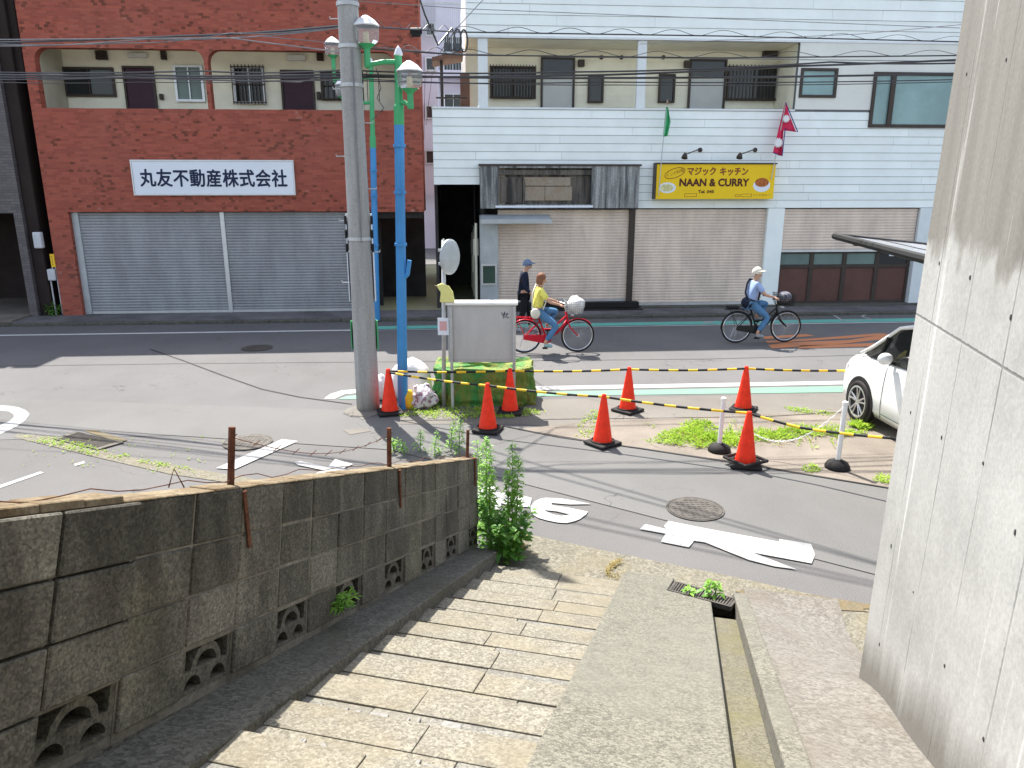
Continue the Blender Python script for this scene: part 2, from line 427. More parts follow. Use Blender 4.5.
M['ply'] = surf('bare plywood', C(.40, .30, .20), .3, 3, 30, .3, .85, .1, c2=C(.32, .29, .24))
M['rotwood'] = streaked('rotten black wood', C(.025, .022, .02), C(.15, .13, .11), 6.)
M['utilpole'] = streaked('utility pole concrete', C(0.281, 0.276, 0.260), C(0.364, 0.358, 0.343), 6., .85, 0., .12)
def chipped(name, c):
    t = NT(name); n = t.noise(14., 6., .75); n2 = t.noise(2.2, 4., .6)
    cc = t.mix(t.ramp(n2, .35, .68), tuple(x*.8 for x in c[:3])+(1.,), c)
    f = t.math('MULTIPLY', t.ramp(n, .61, .66), t.ramp(n2, .45, .6))
    cc = t.mix(f, cc, t.mix(t.noise(30., 2.), C(.10, .05, .03), C(.32, .31, .30)))
    t.color(cc); t.rough(.45); t.bump(n, .12, .004); return t.m
M['blue'] = chipped('bright blue pole paint', C(.045, .27, .60))
M['green'] = chipped('green pole paint', C(.05, .40, .15))
M['lampcap'] = surf('silver lamp cap', C(.72, .73, .74), .05, 4, 30, .05, .35, .02, metal=.3)
t = NT('clear lamp globe'); t.color(C(.86, .88, .88)); t.rough(.25); t.b.inputs['Transmission Weight'].default_value = .8; t.b.inputs['IOR'].default_value = 1.1
M['globe'] = t.m
M['bulb'] = surf('lamp bulb', C(.75, .62, .38), .1, 4, 20, .05, .3, 0)
M['cone'] = surf('orange red cone plastic', C(.90, .040, .014), .2, 9, 60, .16, .45, .06)
M['conestripe'] = surf('sunfaded cone plastic', C(.80, .075, .03), .1)
M['yellow'] = surf('yellow rope', C(.80, .50, .03), .12, 8, 60, .12, .6, .1)
M['ropeblack'] = surf('black rope', C(.02), .2, 8, 60, .12, .6, .1)
M['whiteplastic'] = surf('white plastic', C(.76, .76, .75), .06, 3, 40, .06, .45, .03)
M['bag'] = surf('white garbage bag', C(.70, .67, .66), .08, 3, 30, .08, .4, .3, dist=.02)
def floral():
    t = NT('printed bag'); v = t.n('ShaderNodeTexVoronoi'); v.inputs['Scale'].default_value = 14.; t.l(t.co, v.inputs['Vector'])
    c = t.mix(t.ramp(t.noise(16., 3., .6), .52, .58), C(.60, .60, .62), C(.28, .15, .2)); t.color(c); t.rough(.45)
    t.bump(t.noise(9., 4.), .5, .02); return t.m
M['floral'] = floral()
def netmat():
    t = NT('green crow net'); n = t.noise(1., 5., .6, vec=t.scale((4.5, 4.5, 1.5)), dist=.6); f = t.noise(60., 3., .7)
    x, y, z = t.sep()
    c = t.mix(t.ramp(n, .4, .6), C(.04, .25, .045), C(.25, .26, .035))
    c = t.mix(t.math('MULTIPLY', t.ramp(t.noise(3.5, 4., .6, dist=.8), .58, .7), .8), c, C(.26, .17, .05))
    w = t.n('ShaderNodeTexChecker'); w.inputs['Scale'].default_value = 60.; t.l(t.co, w.inputs['Vector'])
    c = t.mix(t.math('MULTIPLY', w.outputs['Fac'], .3), c, C(.04, .09, .02))
    t.color(c); t.rough(.7); t.bump(t.noise(1., 5., .65, vec=t.scale((16., 16., 4.)), dist=.8), 1., .06); return t.m
M['net'] = netmat()
M['darkbrown'] = surf('dark brown cladding', C(.032, .024, .022), .2, 2, 30, .1, .7, .05, spec=.1)
M['boxgrey'] = streaked('grey cabinet steel', C(.42, .41, .395), C(.48, .47, .45), 3., .5, 0., .04)
M['galv'] = surf('galvanised steel', C(.45, .46, .46), .15, 6, 40, .12, .45, .05, metal=.4)
M['rust'] = surf('rusty steel', C(.10, .032, .018), .5, 12, 60, .4, .9, .5, c2=C(.17, .07, .035))
M['cable'] = surf('black cable', C(.03, .03, .033), .2, 4, 30, .1, .35, 0, spec=.6)
M['cablegrey'] = surf('grey cable', C(.20, .20, .21), .2, 4, 30, .1, .6, 0)
M['manhole'] = surf('cast iron cover', C(.085, .078, .07), .3, 10, 60, .4, .6, .6, metal=.4)
M['seam'] = surf('bitumen seam', C(.03), .3)
def leafmat(name, a, b):
    t = NT(name); i = t.island(); c = t.mix(i, a, b)
    c = t.mix(t.math('MULTIPLY', t.ramp(t.noise(3., 3.), .4, .6), .3), c, a)
    t.color(c); t.rough(.5); t.b.inputs['Subsurface Weight'].default_value = 0.
    # thin leaves let part of the light through
    tr = t.n('ShaderNodeBsdfTranslucent'); t.l(c, tr.inputs[0]); mx = t.n('ShaderNodeMixShader'); mx.inputs[0].default_value = .45
    t.l(t.b.outputs[0], mx.inputs[1]); t.l(tr.outputs[0], mx.inputs[2]); t.l(mx.outputs[0], t.out.inputs[0]); return t.m
M['leaf'] = leafmat('bright weed leaf', C(.13, .34, .03), C(.34, .56, .09))
M['leafdark'] = leafmat('deep green leaf', C(.06, .21, .025), C(.20, .40, .06))
M['grass'] = leafmat('yellow green grass', C(.24, .42, .035), C(.52, .66, .09))
M['drygrass'] = leafmat('dry grass', C(.40, .32, .12), C(.55, .46, .22))
M['stem'] = surf('green stem', C(.12, .22, .06), .2)
M['signwhite'] = surf('white sign board', C(.72, .76, .82), .03, 1, 20, .03, .4, 0)
M['ink'] = surf('dark navy lettering', C(.02, .03, .07), .1)
M['signyellow'] = surf('yellow sign board', C(.84, .56, .012), .04, 1, 20, .03, .4, 0)
M['brownink'] = surf('dark brown lettering', C(.09, .025, .02), .1)
M['redink'] = surf('brown red lettering', C(.24, .07, .03), .1)
M['food'] = surf('printed curry', C(.40, .12, .03), .5, 20, 60, .3, .5, 0)
M['naan'] = surf('printed naan', C(.62, .60, .30), .3, 14, 60, .2, .5, 0)
M['flagred'] = surf('red flag cloth', C(.60, .03, .09), .15, 5, 60, .08, .8, .1)
M['flagblue'] = surf('blue flag border', C(.04, .04, .20), .15)
M['flagwhite'] = surf('white flag emblem', C(.75), .05)
M['flaggreen'] = surf('green flag cloth', C(.06, .40, .16), .2, 6, 60, .08, .8, .1)
def carpaint():
    t = NT('pearl white car paint'); t.color(C(.80, .81, .80)); t.rough(.28); t.b.inputs['Coat Weight'].default_value = .6; t.b.inputs['Coat Roughness'].default_value = .05
    return t.m
M['car'] = carpaint()
t = NT('car glass'); t.color(C(.02, .022, .022)); t.rough(.04); t.b.inputs['Specular IOR Level'].default_value = .8; M['carglass'] = t.m
M['rim'] = surf('alloy rim', C(.55), .1, 5, 40, .05, .3, 0, metal=.8)
M['gap'] = surf('panel gap', C(.02), .1)
t = NT('smoked canopy sheet'); t.color(t.mix(t.ramp(t.noise(3., 4.), .35, .65), C(.20, .20, .21), C(.30, .30, .32))); t.rough(.22); M['canopy'] = t.m
M['skin'] = surf('skin', C(.50, .29, .20), .08, 10, 60, .05, .5, .05)
M['hairdark'] = surf('dark hair', C(.03, .022, .018), .2, 20, 80, .2, .6, .3)
M['hairbrown'] = surf('brown hair', C(.20, .085, .045), .2, 20, 80, .2, .6, .3)
M['hatwhite'] = surf('pale cap cloth', C(.66, .62, .52), .08, 10, 60, .08, .8, .1)
M['hatblue'] = surf('grey blue cap cloth', C(.13, .18, .27), .08, 10, 60, .08, .8, .1)
M['navy'] = surf('navy cloth', C(.012, .017, .035), .2, 8, 60, .1, .85, .2)
M['blackcloth'] = surf('black cloth', C(.012, .012, .015), .2, 8, 60, .1, .85, .2)
M['jeans'] = surf('blue denim', C(.085, .20, .36), .2, 8, 70, .15, .85, .2)
M['lightblue'] = surf('light blue shirt', C(.30, .40, .62), .12, 8, 60, .1, .85, .2)
M['yellowshirt'] = surf('yellow blouse', C(.72, .66, .14), .25, 22, 60, .2, .85, .2)
M['shoe'] = surf('grey shoe', C(.30, .33, .36), .1)
M['tealshoe'] = surf('pale teal shoe', C(.30, .50, .50), .1)
M['bikered'] = surf('red bicycle paint', C(.55, .012, .03), .08, 4, 30, .05, .3, 0)
M['bikeblack'] = surf('black bicycle paint', C(.02), .08, 4, 30, .05, .3, 0)
M['chrome'] = surf('bright steel', C(.65), .05, 4, 30, .05, .25, 0, metal=.9)
M['brownroof'] = surf('brown eave', C(.19, .10, .07), .2)
M['farwall'] = surf('pale far wall', C(.50, .48, .56), .1, .6, 20, .05, .8, .05)
M['meterwhite'] = surf('meter enamel', C(.52, .53, .55), .1)
M['noticegreen'] = surf('green notice felt', C(.05, .085, .06), .2)
# ================================================================== GROUND
def pz(pts, z): return [gp(x, y, z) for x, y in pts]
def mark(name, pts, z, m):
    mb = MB(); mb.sheet(pz(pts, z), z); return struct(mb.build(name, m))
def ribbon(mb, pts, w, z):
    pts = [Vector((p[0], p[1], 0)) for p in pts]
    for a, b in zip(pts, pts[1:]):
        d = (b-a).normalized(); n = Vector((-d.y, d.x, 0))*(w/2)
        mb.sheet([a-n, b-n, b+n, a+n], z)
def facq(u0, u1, v0, v1):
    return [MF @ Vector((u, v, 0)) for u, v in ((u0, v0), (u1, v0), (u1, v1), (u0, v1))]
mb = MB(); mb.sheet([(-300, -60), (300, -60), (300, 500), (-300, 500)], 0.); struct(mb.build('ground', M['lot']))
mb = MB(); mb.sheet(facq(-70, 70, -10.2, -1.1), .004); struct(mb.build('main_road', M['road']))
mb = MB(); mb.sheet([(-1.6, 9.4), (12, 0.2), (16, 4), (7.5, 12.2), (-2.5, 11.2), (-9.5, 12.0), (-8, 10.6)], .008); struct(mb.build('side_road', M['side']))
mb = MB()
mb.box(-70, 70, -1.1, .35, -.1, .09); 
mb.M = MF; mb.v = [MF @ v for v in mb.v]; struct(mb.build('pavement', M['farpave']))
mb = MB(MF)
for i in range(-26, 26): mb.box(i*.9+.004, i*.9+.896, -1.26, -1.103, -.05, .075)
struct(mb.build('kerb', M['curb'], bevel=.012))
mark('gravel_verge', [(405, 404), (470, 401), (845, 393), (868, 404), (862, 418), (600, 424), (560, 428), (520, 424), (400, 424)], .012, M['gravel'])
mark('concrete_patch', [(592, 421), (850, 410), (890, 424), (960, 500), (884, 487), (745, 463), (585, 440), (520, 429)], .016, M['island'])
# painted markings
mb = MB(MF); mb.sheet([(-70, -2.62), (70, -2.30), (70, -2.17), (-70, -2.49)], .010); mb.v = [MF @ Vector((v.x, v.y, v.z)) if False else v for v in mb.v]
struct(mb.build('road_line', M['pwhite_shade']))
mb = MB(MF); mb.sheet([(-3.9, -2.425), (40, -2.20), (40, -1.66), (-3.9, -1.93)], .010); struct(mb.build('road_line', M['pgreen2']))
mark('road_line', [(324, 398.5), (330, 394), (342, 390.3), (360, 389), (540, 386.2), (1000, 378), (1000, 381.5), (540, 390), (365, 392.5), (345, 394), (334, 399)], .010, M['pwhite'])
mark('road_line', [(338, 399), (347, 396), (365, 394.5), (540, 391.8), (1000, 383), (1000, 390), (540, 396), (365, 399)], .010, M['pgreen'])
ll = [[(0, 406), (10, 406.5), (19, 408), (26, 411), (29.5, 414.5), (25, 421), (16, 427.5), (0, 435), (-60, 437), (-60, 407)]]
hole = [(-55, 411), (0, 411), (9, 412), (14, 415), (14, 418), (9, 422), (0, 426), (-55, 427)]
mb = MB(); mb.plate([[tuple(p[:2]) for p in pz(ll[0], 0)], [tuple(p[:2]) for p in pz(hole, 0)]], lambda a, b, d: Vector((a, b, d)), .006, .010)
struct(mb.build('road_marking', M['pwhite']))
mark('stop_line', [(216, 468), (234, 469.5), (298, 441), (282, 439)], .014, M['pwhite'])
mark('road_marking', [(300, 461), (328, 467), (335, 459), (353, 464), (344, 468), (349, 471), (332, 477.5), (316, 473), (323, 470), (298, 465), (294, 462)], .014, M['pwhite'])
z1 = lambda L: [(440+x/5.69, 460+y/5.69) for x, y in L]
o_ = z1([(515, 270), (525, 255), (545, 238), (570, 227), (600, 221), (690, 225), (780, 240), (860, 257), (740, 259), (632, 250), (640, 264), (740, 279), (842, 300), (830, 318), (795, 343), (760, 357), (720, 365), (670, 362), (610, 350), (560, 336), (530, 318), (518, 300)])
h_ = z1([(590, 291), (660, 298), (740, 317), (690, 325), (640, 316)])
mb = MB(); mb.plate([[tuple(p[:2]) for p in pz(o_, 0)], [tuple(p[:2]) for p in pz(h_, 0)]], lambda a, b, d: Vector((a, b, d)), .010, .014)
mb.sheet(pz(z1([(200, 150), (335, 150), (300, 182), (420, 190), (522, 215), (512, 268), (420, 262), (345, 245), (352, 272), (305, 298), (262, 255), (200, 235)]), .014), .014)
struct(mb.build('road_marking', M['pwhite']))
z2 = lambda L: [(620+x/4.655, 480+y/4.655) for x, y in L]
mark('road_marking', z2([(92, 228), (118, 205), (215, 228), (205, 213), (225, 190), (400, 225), (740, 287), (742, 273), (890, 298), (908, 348), (892, 388), (620, 338), (825, 416), (720, 402), (600, 372), (395, 290), (345, 283), (320, 313), (190, 287), (212, 250)]), .014, M['pwhite'])
# orange bands, worn, on the far lane
for pts in ([(762, 336.5), (806, 334), (815, 336), (765, 339)], [(768, 345), (785, 342.5), (850, 340), (880, 335), (960, 331), (960, 335), (885, 339), (845, 343.5), (772, 348.5)],
            [(800, 345.5), (960, 340), (960, 343.5), (798, 348.6)], [(765, 341), (805, 339), (850, 335.5), (880, 333.2), (890, 334.2), (852, 338), (768, 343)]):
    mark('road_marking', pts, .010, M['porange'])
mb = MB(); q = [(833, 314.5), (866, 314), (862, 316.5), (872, 319.5), (843, 321)]
ribbon(mb, pz(q+q[:1], .014), .07, .014); struct(mb.build('road_marking', M['pwhite']))
mark('road_marking', [(703, 321.6), (713, 321.4), (713, 322.6), (703, 322.8)], .014, M['pwhite'])
for pts in ([(343, 430), (367, 427.5), (371, 431), (350, 434.5)], [(353, 413), (365, 410.5), (380, 414), (362, 419.5)]):
    mark('concrete_patch', pts, .013, M['gravel'])
mark('lot_line', [(-10, 490), (0, 485), (40, 471.5), (44, 472.5), (0, 488)], .006, M['pwhite'])
mark('lot_line', [(74, 464), (84, 461), (85, 463), (75, 466)], .006, M['pwhite'])
mb = MB()
ribbon(mb, pz([(150, 349), (182, 360), (222, 375), (262, 389), (300, 397), (352, 404)], .011), .035, .0115)
ribbon(mb, pz([(500, 425), (560, 437), (640, 448), (745, 464), (885, 487), (930, 495)], .018), .03, .0185)
ribbon(mb, pz([(0, 366), (180, 363.5), (352, 362), (700, 359), (860, 355)], .0112), .02, .0118)
struct(mb.build('road_seam', M['seam']))
# iron covers: things of their own
def manhole(c, r, label):
    mb = MB(); c = Vector((c.x, c.y, 0))
    mb.lathe([(r+.025, .012), (r+.025, .020), (r+.006, .020), (r+.006, .014)], c, 32, cap=False)
    rim = mb
    t_ = thing('manhole_cover', label, 'manhole', tuple(c), 0, 'iron covers set in the road')
    rim.build('frame_ring', M['manhole'], t_)
    mb = MB(); mb.lathe([(r, .012), (r, .021)], c, 32)
    k = .055; n = int(r/k)
    for i in range(-n, n+1):
        for j in range(-n, n+1):
            if (i*i+j*j)*k*k < (r-.05)**2:
                mb.box(c.x+i*k-.017, c.x+i*k+.017, c.y+j*k-.017, c.y+j*k+.017, .021, .0245)
    mb.build('cover', M['manhole'], t_)
manhole(gp(695, 510), .285, 'round iron manhole cover beside the large white road letter with a flared foot')
manhole(gp(248, 443), .30, 'round iron manhole cover beside the white stop line, behind the rusty post stub')
manhole(gp(257, 348.5), .30, 'round iron manhole cover out on the shaded far lane before the grey shutters')
def grate(qpx, zt, label, bars=14, depth=.05):
    q = pz(qpx, 0); c = sum(q, Vector())/4; c.z = 0
    t_ = thing('drain_grate', label, 'drain grate', (c.x, c.y, 0))
    mb = MB(); a, b, cc, d = [Vector((p.x, p.y, 0)) for p in q]
    def P(s, t, z): 
        v = a.lerp(b, s).lerp(d.lerp(cc, s), t); return Vector((v.x, v.y, z))
    e_ = .04
    for s0, s1, t0, t1 in ((0, 1, 0, e_*2), (0, 1, 1-e_*2, 1), (0, e_, e_*2, 1-e_*2), (1-e_, 1, e_*2, 1-e_*2)):
        mb.hexa([P(s0, t0, zt-.03), P(s1, t0, zt-.03), P(s1, t1, zt-.03), P(s0, t1, zt-.03)], [P(s0, t0, zt), P(s1, t0, zt), P(s1, t1, zt), P(s0, t1, zt)])
    mb.build('frame', M['manhole'], t_)
    mb = MB()
    for i in range(bars):
        s0 = e_+(1-2*e_)*(i+.22)/bars; s1 = e_+(1-2*e_)*(i+.62)/bars
        mb.hexa([P(s0, .08, zt-.03), P(s1, .08, zt-.03), P(s1, .92, zt-.03), P(s0, .92, zt-.03)], [P(s0, .08, zt-.003), P(s1, .08, zt-.003), P(s1, .92, zt-.003), P(s0, .92, zt-.003)])
    mb.build('bars', M['manhole'], t_)
    mb = MB(); mb.hexa([P(0.01, .01, zt-.04), P(.99, .01, zt-.04), P(.99, .99, zt-.04), P(0.01, .99, zt-.04)], [P(.01, .01, zt-.031), P(.99, .01, zt-.031), P(.99, .99, zt-.031), P(.01, .99, zt-.031)])
    mb.build('pit', M['black'], t_)
grate([(54, 440), (76, 432.5), (124, 443.5), (98, 451)], .022, 'slotted iron road drain grate beside the weedy gutter by the parking lot')
mark('gutter_strip', [(18, 433), (50, 436), (120, 455), (180, 466), (300, 487), (300, 493), (170, 474), (100, 458), (14, 437)], .007, M['apron'])
mark('gutter_strip', [(84, 431), (94, 429.5), (128, 440), (120, 442)], .012, M['sand'])
# ================================================================== STAIRS
def S(t, u, z): return MS @ Vector((u, -t, z))
root = thing('stone_staircase', 'worn flight of stone slab steps going down to the side road', 'stairs', tuple(S(0, -.5, 0)), -TH)
NST = 24
for k in range(NST):
    t0 = .28+.345*k; zt = SL*t0+.0; zb = SL*(t0-.345)-.25
    js = -.47+random.uniform(-.16, .16); jb = -.5+random.uniform(-.3, .3)
    mb = MB(MS); d = .205+random.uniform(-.015, .015)
    def blk(u0, u1, ta, tb, z0, zf, zk):
        mb.hexa([(u0, -ta, z0), (u1, -ta, z0), (u1, -tb, z0), (u0, -tb, z0)][::-1], [(u0, -ta, zf), (u1, -ta, zf), (u1, -tb, zk), (u0, -tb, zk)][::-1])
    r = lambda a=.006: random.uniform(-a, a)
    mb.cur = 0
    blk(-1.14, js-.0018, t0+r(), t0+d, zb, zt+r(), zt+.040)
    blk(js+.0018, -.006, t0+r(), t0+d, zb, zt+r(), zt+.040)
    mb.cur = 1 if k % 2 else 0
    blk(-1.14, jb, t0+d+.004, t0+.352, zb, zt+.037+r(.004), zt+.068)
    mb.cur = 1
    blk(jb+.003, -.006, t0+d+.004, t0+.352, zb, zt+.037+r(.004), zt+.068)
    if k in (10, 11):
        mb.cur = 2
        for i in range(15):
            u = random.uniform(-1.0, -.1); tt = t0-.012-random.random()*.02; w = random.choice((.015, .02, .03, .05, .09))
            if u > (-.35 if k == 10 else -.15): continue
            z_ = zt-.05; mb.hexa([(u, -tt, z_-.03), (u+w, -tt+.004, z_-.03), (u+w*.9, -tt+random.uniform(.02, .05), z_-.03), (u, -tt+random.uniform(.02, .05), z_-.03)], [(u, -tt, z_+.012), (u+w, -tt+.004, z_+.016), (u+w*.9, -tt+random.uniform(.02, .05), z_+.006), (u, -tt+random.uniform(.02, .05), z_+.008)])
    mb.build('step', [M['stone'], M['cement'], M['mortarwhite']], root, bevel=.005, seg=2)
# foot of the flight and the sandy apron along the road edge
mb = MB(MS); mb.sheet([(-1.3, .62), (-.9, .52), (0, .34), (1.0, .16), (2.1, -.1), (3.2, -.35), (3.2, -1.2), (1.6, -1.0), (1.0, -.5), (-.0, -.5), (-1.4, -.5)], .02)
struct(mb.build('apron_strip', M['apron']))
def ragged(c, rx, ry, seed, n=44):
    return [(c[0]+rx*math.cos(6.2832*i/n)*(1+.5*mnoise.noise(Vector((math.cos(6.2832*i/n)*1.7, math.sin(6.2832*i/n)*1.7, seed)))+.25*mnoise.noise(Vector((math.cos(6.2832*i/n)*6, math.sin(6.2832*i/n)*6, seed)))), c[1]+ry*math.sin(6.2832*i/n)*(1+.5*mnoise.noise(Vector((math.cos(6.2832*i/n)*1.7, math.sin(6.2832*i/n)*1.7, seed+4)))+.25*mnoise.noise(Vector((math.cos(6.2832*i/n)*6, math.sin(6.2832*i/n)*6, seed+4))))) for i in range(n)]
mb = MB(MS); mb.sheet(ragged((1.55, -.10), .55, .10, 2.) if True else [(1.02, -.12), (1.6, -.0), (2.3, -.02), (2.4, -.2), (1.5, -.32), (1.05, -.42)], .026); struct(mb.build('sand_drift', M['sand']))
# aggregate ramp
RN = MS.to_3x3() @ Vector((0, -SL, 0)); RN = Vector((-RN.x, -RN.y, 1))     # upward direction of the slope plane (unnormalised)
def on_slope(px, py, dz=0.):
    r = ray(px, py); o = Vector((SO.x, SO.y, dz))-Vector((0, 0, EYE)); t = o.dot(RN)/r.dot(RN); return MS.inverted() @ (Vector((0, 0, EYE))+r*t)
gq = [on_slope(x, y) for x, y in ((675, 581), (738, 599.5), (731, 607.5), (668, 590.5))]
_k = (.735-gq[3].x)/(gq[2].x-gq[3].x); _tn = -(gq[3].y+(gq[2].y-gq[3].y)*_k)
mb = MB(MS); mb.prism([(0, -.03), (gq[0].x-.006, -gq[0].y-.0), (gq[3].x-.006, -gq[3].y+.006), (.735, _tn+.006), (.735, 9), (0, 9)], lambda a, b, d: Vector((a, -b, d if d < 0 else max(.028, SL*b+.004))), -.1, 1.)
struct(mb.build('ramp', M['ramp'], bevel=.01, seg=2))
# drain channel beside the ramp
dr = thing('drain_channel', 'narrow open concrete drain channel between the ramp and the stained slab', 'drain', tuple(S(0, .85, 0)), -TH)
mb = MB(MS); mb.prism([(-t, z) for t, z in [(.86, -.1), (.86, SL*.86-.085), (9, SL*9-.085), (9, -.1)]], lambda a, b, d: Vector((d, a, b)), .738, .918)
mb.build('channel_floor', M['drain'], dr)
mb = MB(MS); mb.prism([(-t, z) for t, z in [(.22, -.1), (.22, .05), (.32, SL*.32+.03), (9, SL*9+.03), (9, -.1)]], lambda a, b, d: Vector((d, a, b)), .92, 1.025)
mb.build('kerb', M['ramp'], dr, bevel=.012, seg=2)
mb = MB(MS); mb.box(.74, .917, -.86, -.40, -.45, -.30); mb.box(.74, .917, -.40, -.38, -.30, .1); mb.build('sump', M['black'], dr)
mb = MB(MS); mb.prism([(-t, z) for t, z in [(.50, .03), (.50, .10), (.58, .13), (.58, .06)]], lambda a, b, d: Vector((d, a, b)), .737, .918); mb.build('lintel', M['curb'], dr, bevel=.006)
# iron drain grate at the head of the ramp
gr = thing('drain_grate', 'flat iron drain grate with a small weed at the foot of the ramp', 'drain grate', tuple(S(.15, .66, .05)), -TH)
mb = MB(MS)
def gpnt(s, t, dz):
    v = gq[0].lerp(gq[1], s).lerp(gq[3].lerp(gq[2], s), t).copy(); v.z += .006+dz; return v
for s0, s1, t0, t1 in ((0, 1, 0, .1), (0, 1, .9, 1), (0, .04, .1, .9), (.96, 1, .1, .9)):
    mb.hexa([gpnt(s0, t0, -.04), gpnt(s0, t1, -.04), gpnt(s1, t1, -.04), gpnt(s1, t0, -.04)], [gpnt(s0, t0, 0), gpnt(s0, t1, 0), gpnt(s1, t1, 0), gpnt(s1, t0, 0)])
mb.build('frame', M['manhole'], gr)
mb = MB(MS)
for i in range(22):
    s0 = .04+.92*(i+.2)/22; s1 = .04+.92*(i+.75)/22
    mb.hexa([gpnt(s0, .1, -.02), gpnt(s0, .9, -.02), gpnt(s1, .9, -.02), gpnt(s1, .1, -.02)], [gpnt(s0, .1, -.002), gpnt(s0, .9, -.002), gpnt(s1, .9, -.002), gpnt(s1, .1, -.002)])
mb.build('bars', M['manhole'], gr)
mb = MB(MS); mb.hexa([gpnt(.01, .02, -.030), gpnt(.01, .98, -.030), gpnt(.99, .98, -.030), gpnt(.99, .02, -.030)], [gpnt(.01, .02, -.0215), gpnt(.01, .98, -.0215), gpnt(.99, .98, -.0215), gpnt(.99, .02, -.0215)]); mb.build('pit', M['black'], gr)
# stained slab right of the drain
mb = MB(MS); nu, nt_ = 16, 60
vs = []; 
for j in range(nt_+1):
    t = .05+9*j/nt_
    for i in range(nu+1):
        u = 1.027+.75*i/nu
        tb = max(t-.15-(i/nu)*.45, 0)
        z = .03+.5*(SL*tb+math.sqrt((SL*tb)**2+.0006)) if t < 1.5 else SL*(t-.15-(i/nu)*.45)+.03
        z += .05*math.exp(-((t-2.3)/.5)**2)*(i/nu)+.012*mnoise.noise(Vector((u*3, t*2, 0)))
        if t > 1.5: z += min(1, (t-1.5)/1.2)*(.12+(i/nu)*.17)*SL*3*.9*.33 + min(1,(t-1.5)/1.2)*(i/nu)*.07
        vs.append((u, -t, z))
fs = [(j*(nu+1)+i, j*(nu+1)+i+1, (j+1)*(nu+1)+i+1, (j+1)*(nu+1)+i)[::-1] for j in range(nt_) for i in range(nu)]
mb.add(vs, fs); struct(mb.build('slab_path', M['slab'], smooth=True))
# ================================================================== BLOCK WALL
ws = .33
def wl(s, h): return S(s-.27*h*min(max(s, 0)/4.3, 1.3), -1.38, .045+.325*s+.02+h)   # front face, s along, h above the base
wl_in = lambda s, h, d: MS @ Vector((-1.38-d, -(s-.29*(h-.9)*0-.0+( -.30*h*min(max(s, 0)/4.3, 1.4)+.30*min(max(s, 0)/4.3, 1.4)*.9)), .055+.335*s-.0125*s+.0*h+h))
# s is measured along the coping; joints lean uphill towards the base
bw = thing('block_wall', 'old weathered concrete block wall with openwork bottom course beside the steps', 'wall', tuple(S(3, -1.4, 0)), -TH)
def hw(s): return .86
joints = [-.02, .26, .56, .85, 1.10, 1.37, 1.68, 1.99, 2.31, 2.62, 2.90, 3.18, 3.50, 3.80, 4.11, 4.43, 4.75, 5.07, 5.4, 5.75, 6.1, 6.45, 6.8, 7.2, 7.6, 8.]
def wp(s, h, d):
    H_ = hw(s); k = .30*min(max(s, 0)/4.2, 1.3)
    t = s+k*(H_-h)/H_*H_
    return MS @ Vector((-1.38-d, -t, .986+.325*s-.86*1+h+.345*(t-s)))
OPENI = (0, 2, 4, 6, 8, 10, 12, 14, 16, 18)
openblk = {0: None}
bodies = MB()
rows = [0., .215, .43, .645]
for r in range(4):
    for i in range(len(joints)-1):
        s0, s1 = joints[i]+.005, joints[i+1]-.005
        dd = 0.010*(random.random()-.7)
        if i >= 14: dd -= .022
        if i in (13, 14) and r in (1, ): dd -= .0
        H0 = hw(s0); 
        h0, h1 = rows[r]+.005, (rows[r+1]-.005 if r < 3 else None)
        def hh(s, h): return (hw(s) if h is None else h)
        if r == 0 and i in OPENI: continue
        bodies.hexa([wp(s0, h0, dd), wp(s0, h0, .12), wp(s1, h0, .12), wp(s1, h0, dd)],
                    [wp(s0, hh(s0, h1), dd), wp(s0, hh(s0, h1), .12), wp(s1, hh(s1, h1), .12), wp(s1, hh(s1, h1), dd)])
bodies.build('block_courses', M['block'], bw, bevel=.006, seg=1)
mb = MB()
ss = [-.012+8*i/40 for i in range(41)]
for a, b in zip(ss, ss[1:]):
    mb.hexa([wp(a, .2, .005), wp(a, .2, .116), wp(b, .2, .116), wp(b, .2, .005)], [wp(a, hw(a)-.004, .005), wp(a, hw(a)-.004, .116), wp(b, hw(b)-.004, .116), wp(b, hw(b)-.004, .005)])
for i in range(len(joints)-1):
    if i in OPENI: continue
    a, b = joints[i]-.004, joints[i+1]+.004
    mb.hexa([wp(a, -.05, .010), wp(a, -.05, .116), wp(b, -.05, .116), wp(b, -.05, .010)], [wp(a, .199, .010), wp(a, .199, .116), wp(b, .199, .116), wp(b, .199, .010)])
for i in OPENI: a, b = joints[i], joints[i+1]; mb.hexa([wp(a, -.08, .012), wp(a, -.08, .116), wp(b, -.08, .116), wp(b, -.08, .012)], [wp(a, .003, .012), wp(a, .003, .116), wp(b, .003, .116), wp(b, .003, .012)])
mb.build('mortar_bed', M['mortar'], bw)
# coping skim, a little ragged
mb = MB(); s = -.02
while s < 8:
    s2 = s+.16
    z0 = .008+random.random()*.006 + (.02 if s > 4.1 else 0); d0 = -.004-random.random()*.004
    mb.hexa([wp(s, hw(s)+.001, d0), wp(s, hw(s)+.001, .125), wp(s2, hw(s2)+.001, .125), wp(s2, hw(s2)+.001, d0)], [wp(s, hw(s)+z0, d0+.006), wp(s, hw(s)+z0, .12), wp(s2, hw(s2)+z0, .12), wp(s2, hw(s2)+z0, d0+.006)])
    s = s2+.0015
mb.build('coping', M['coping'], bw, bevel=.004)
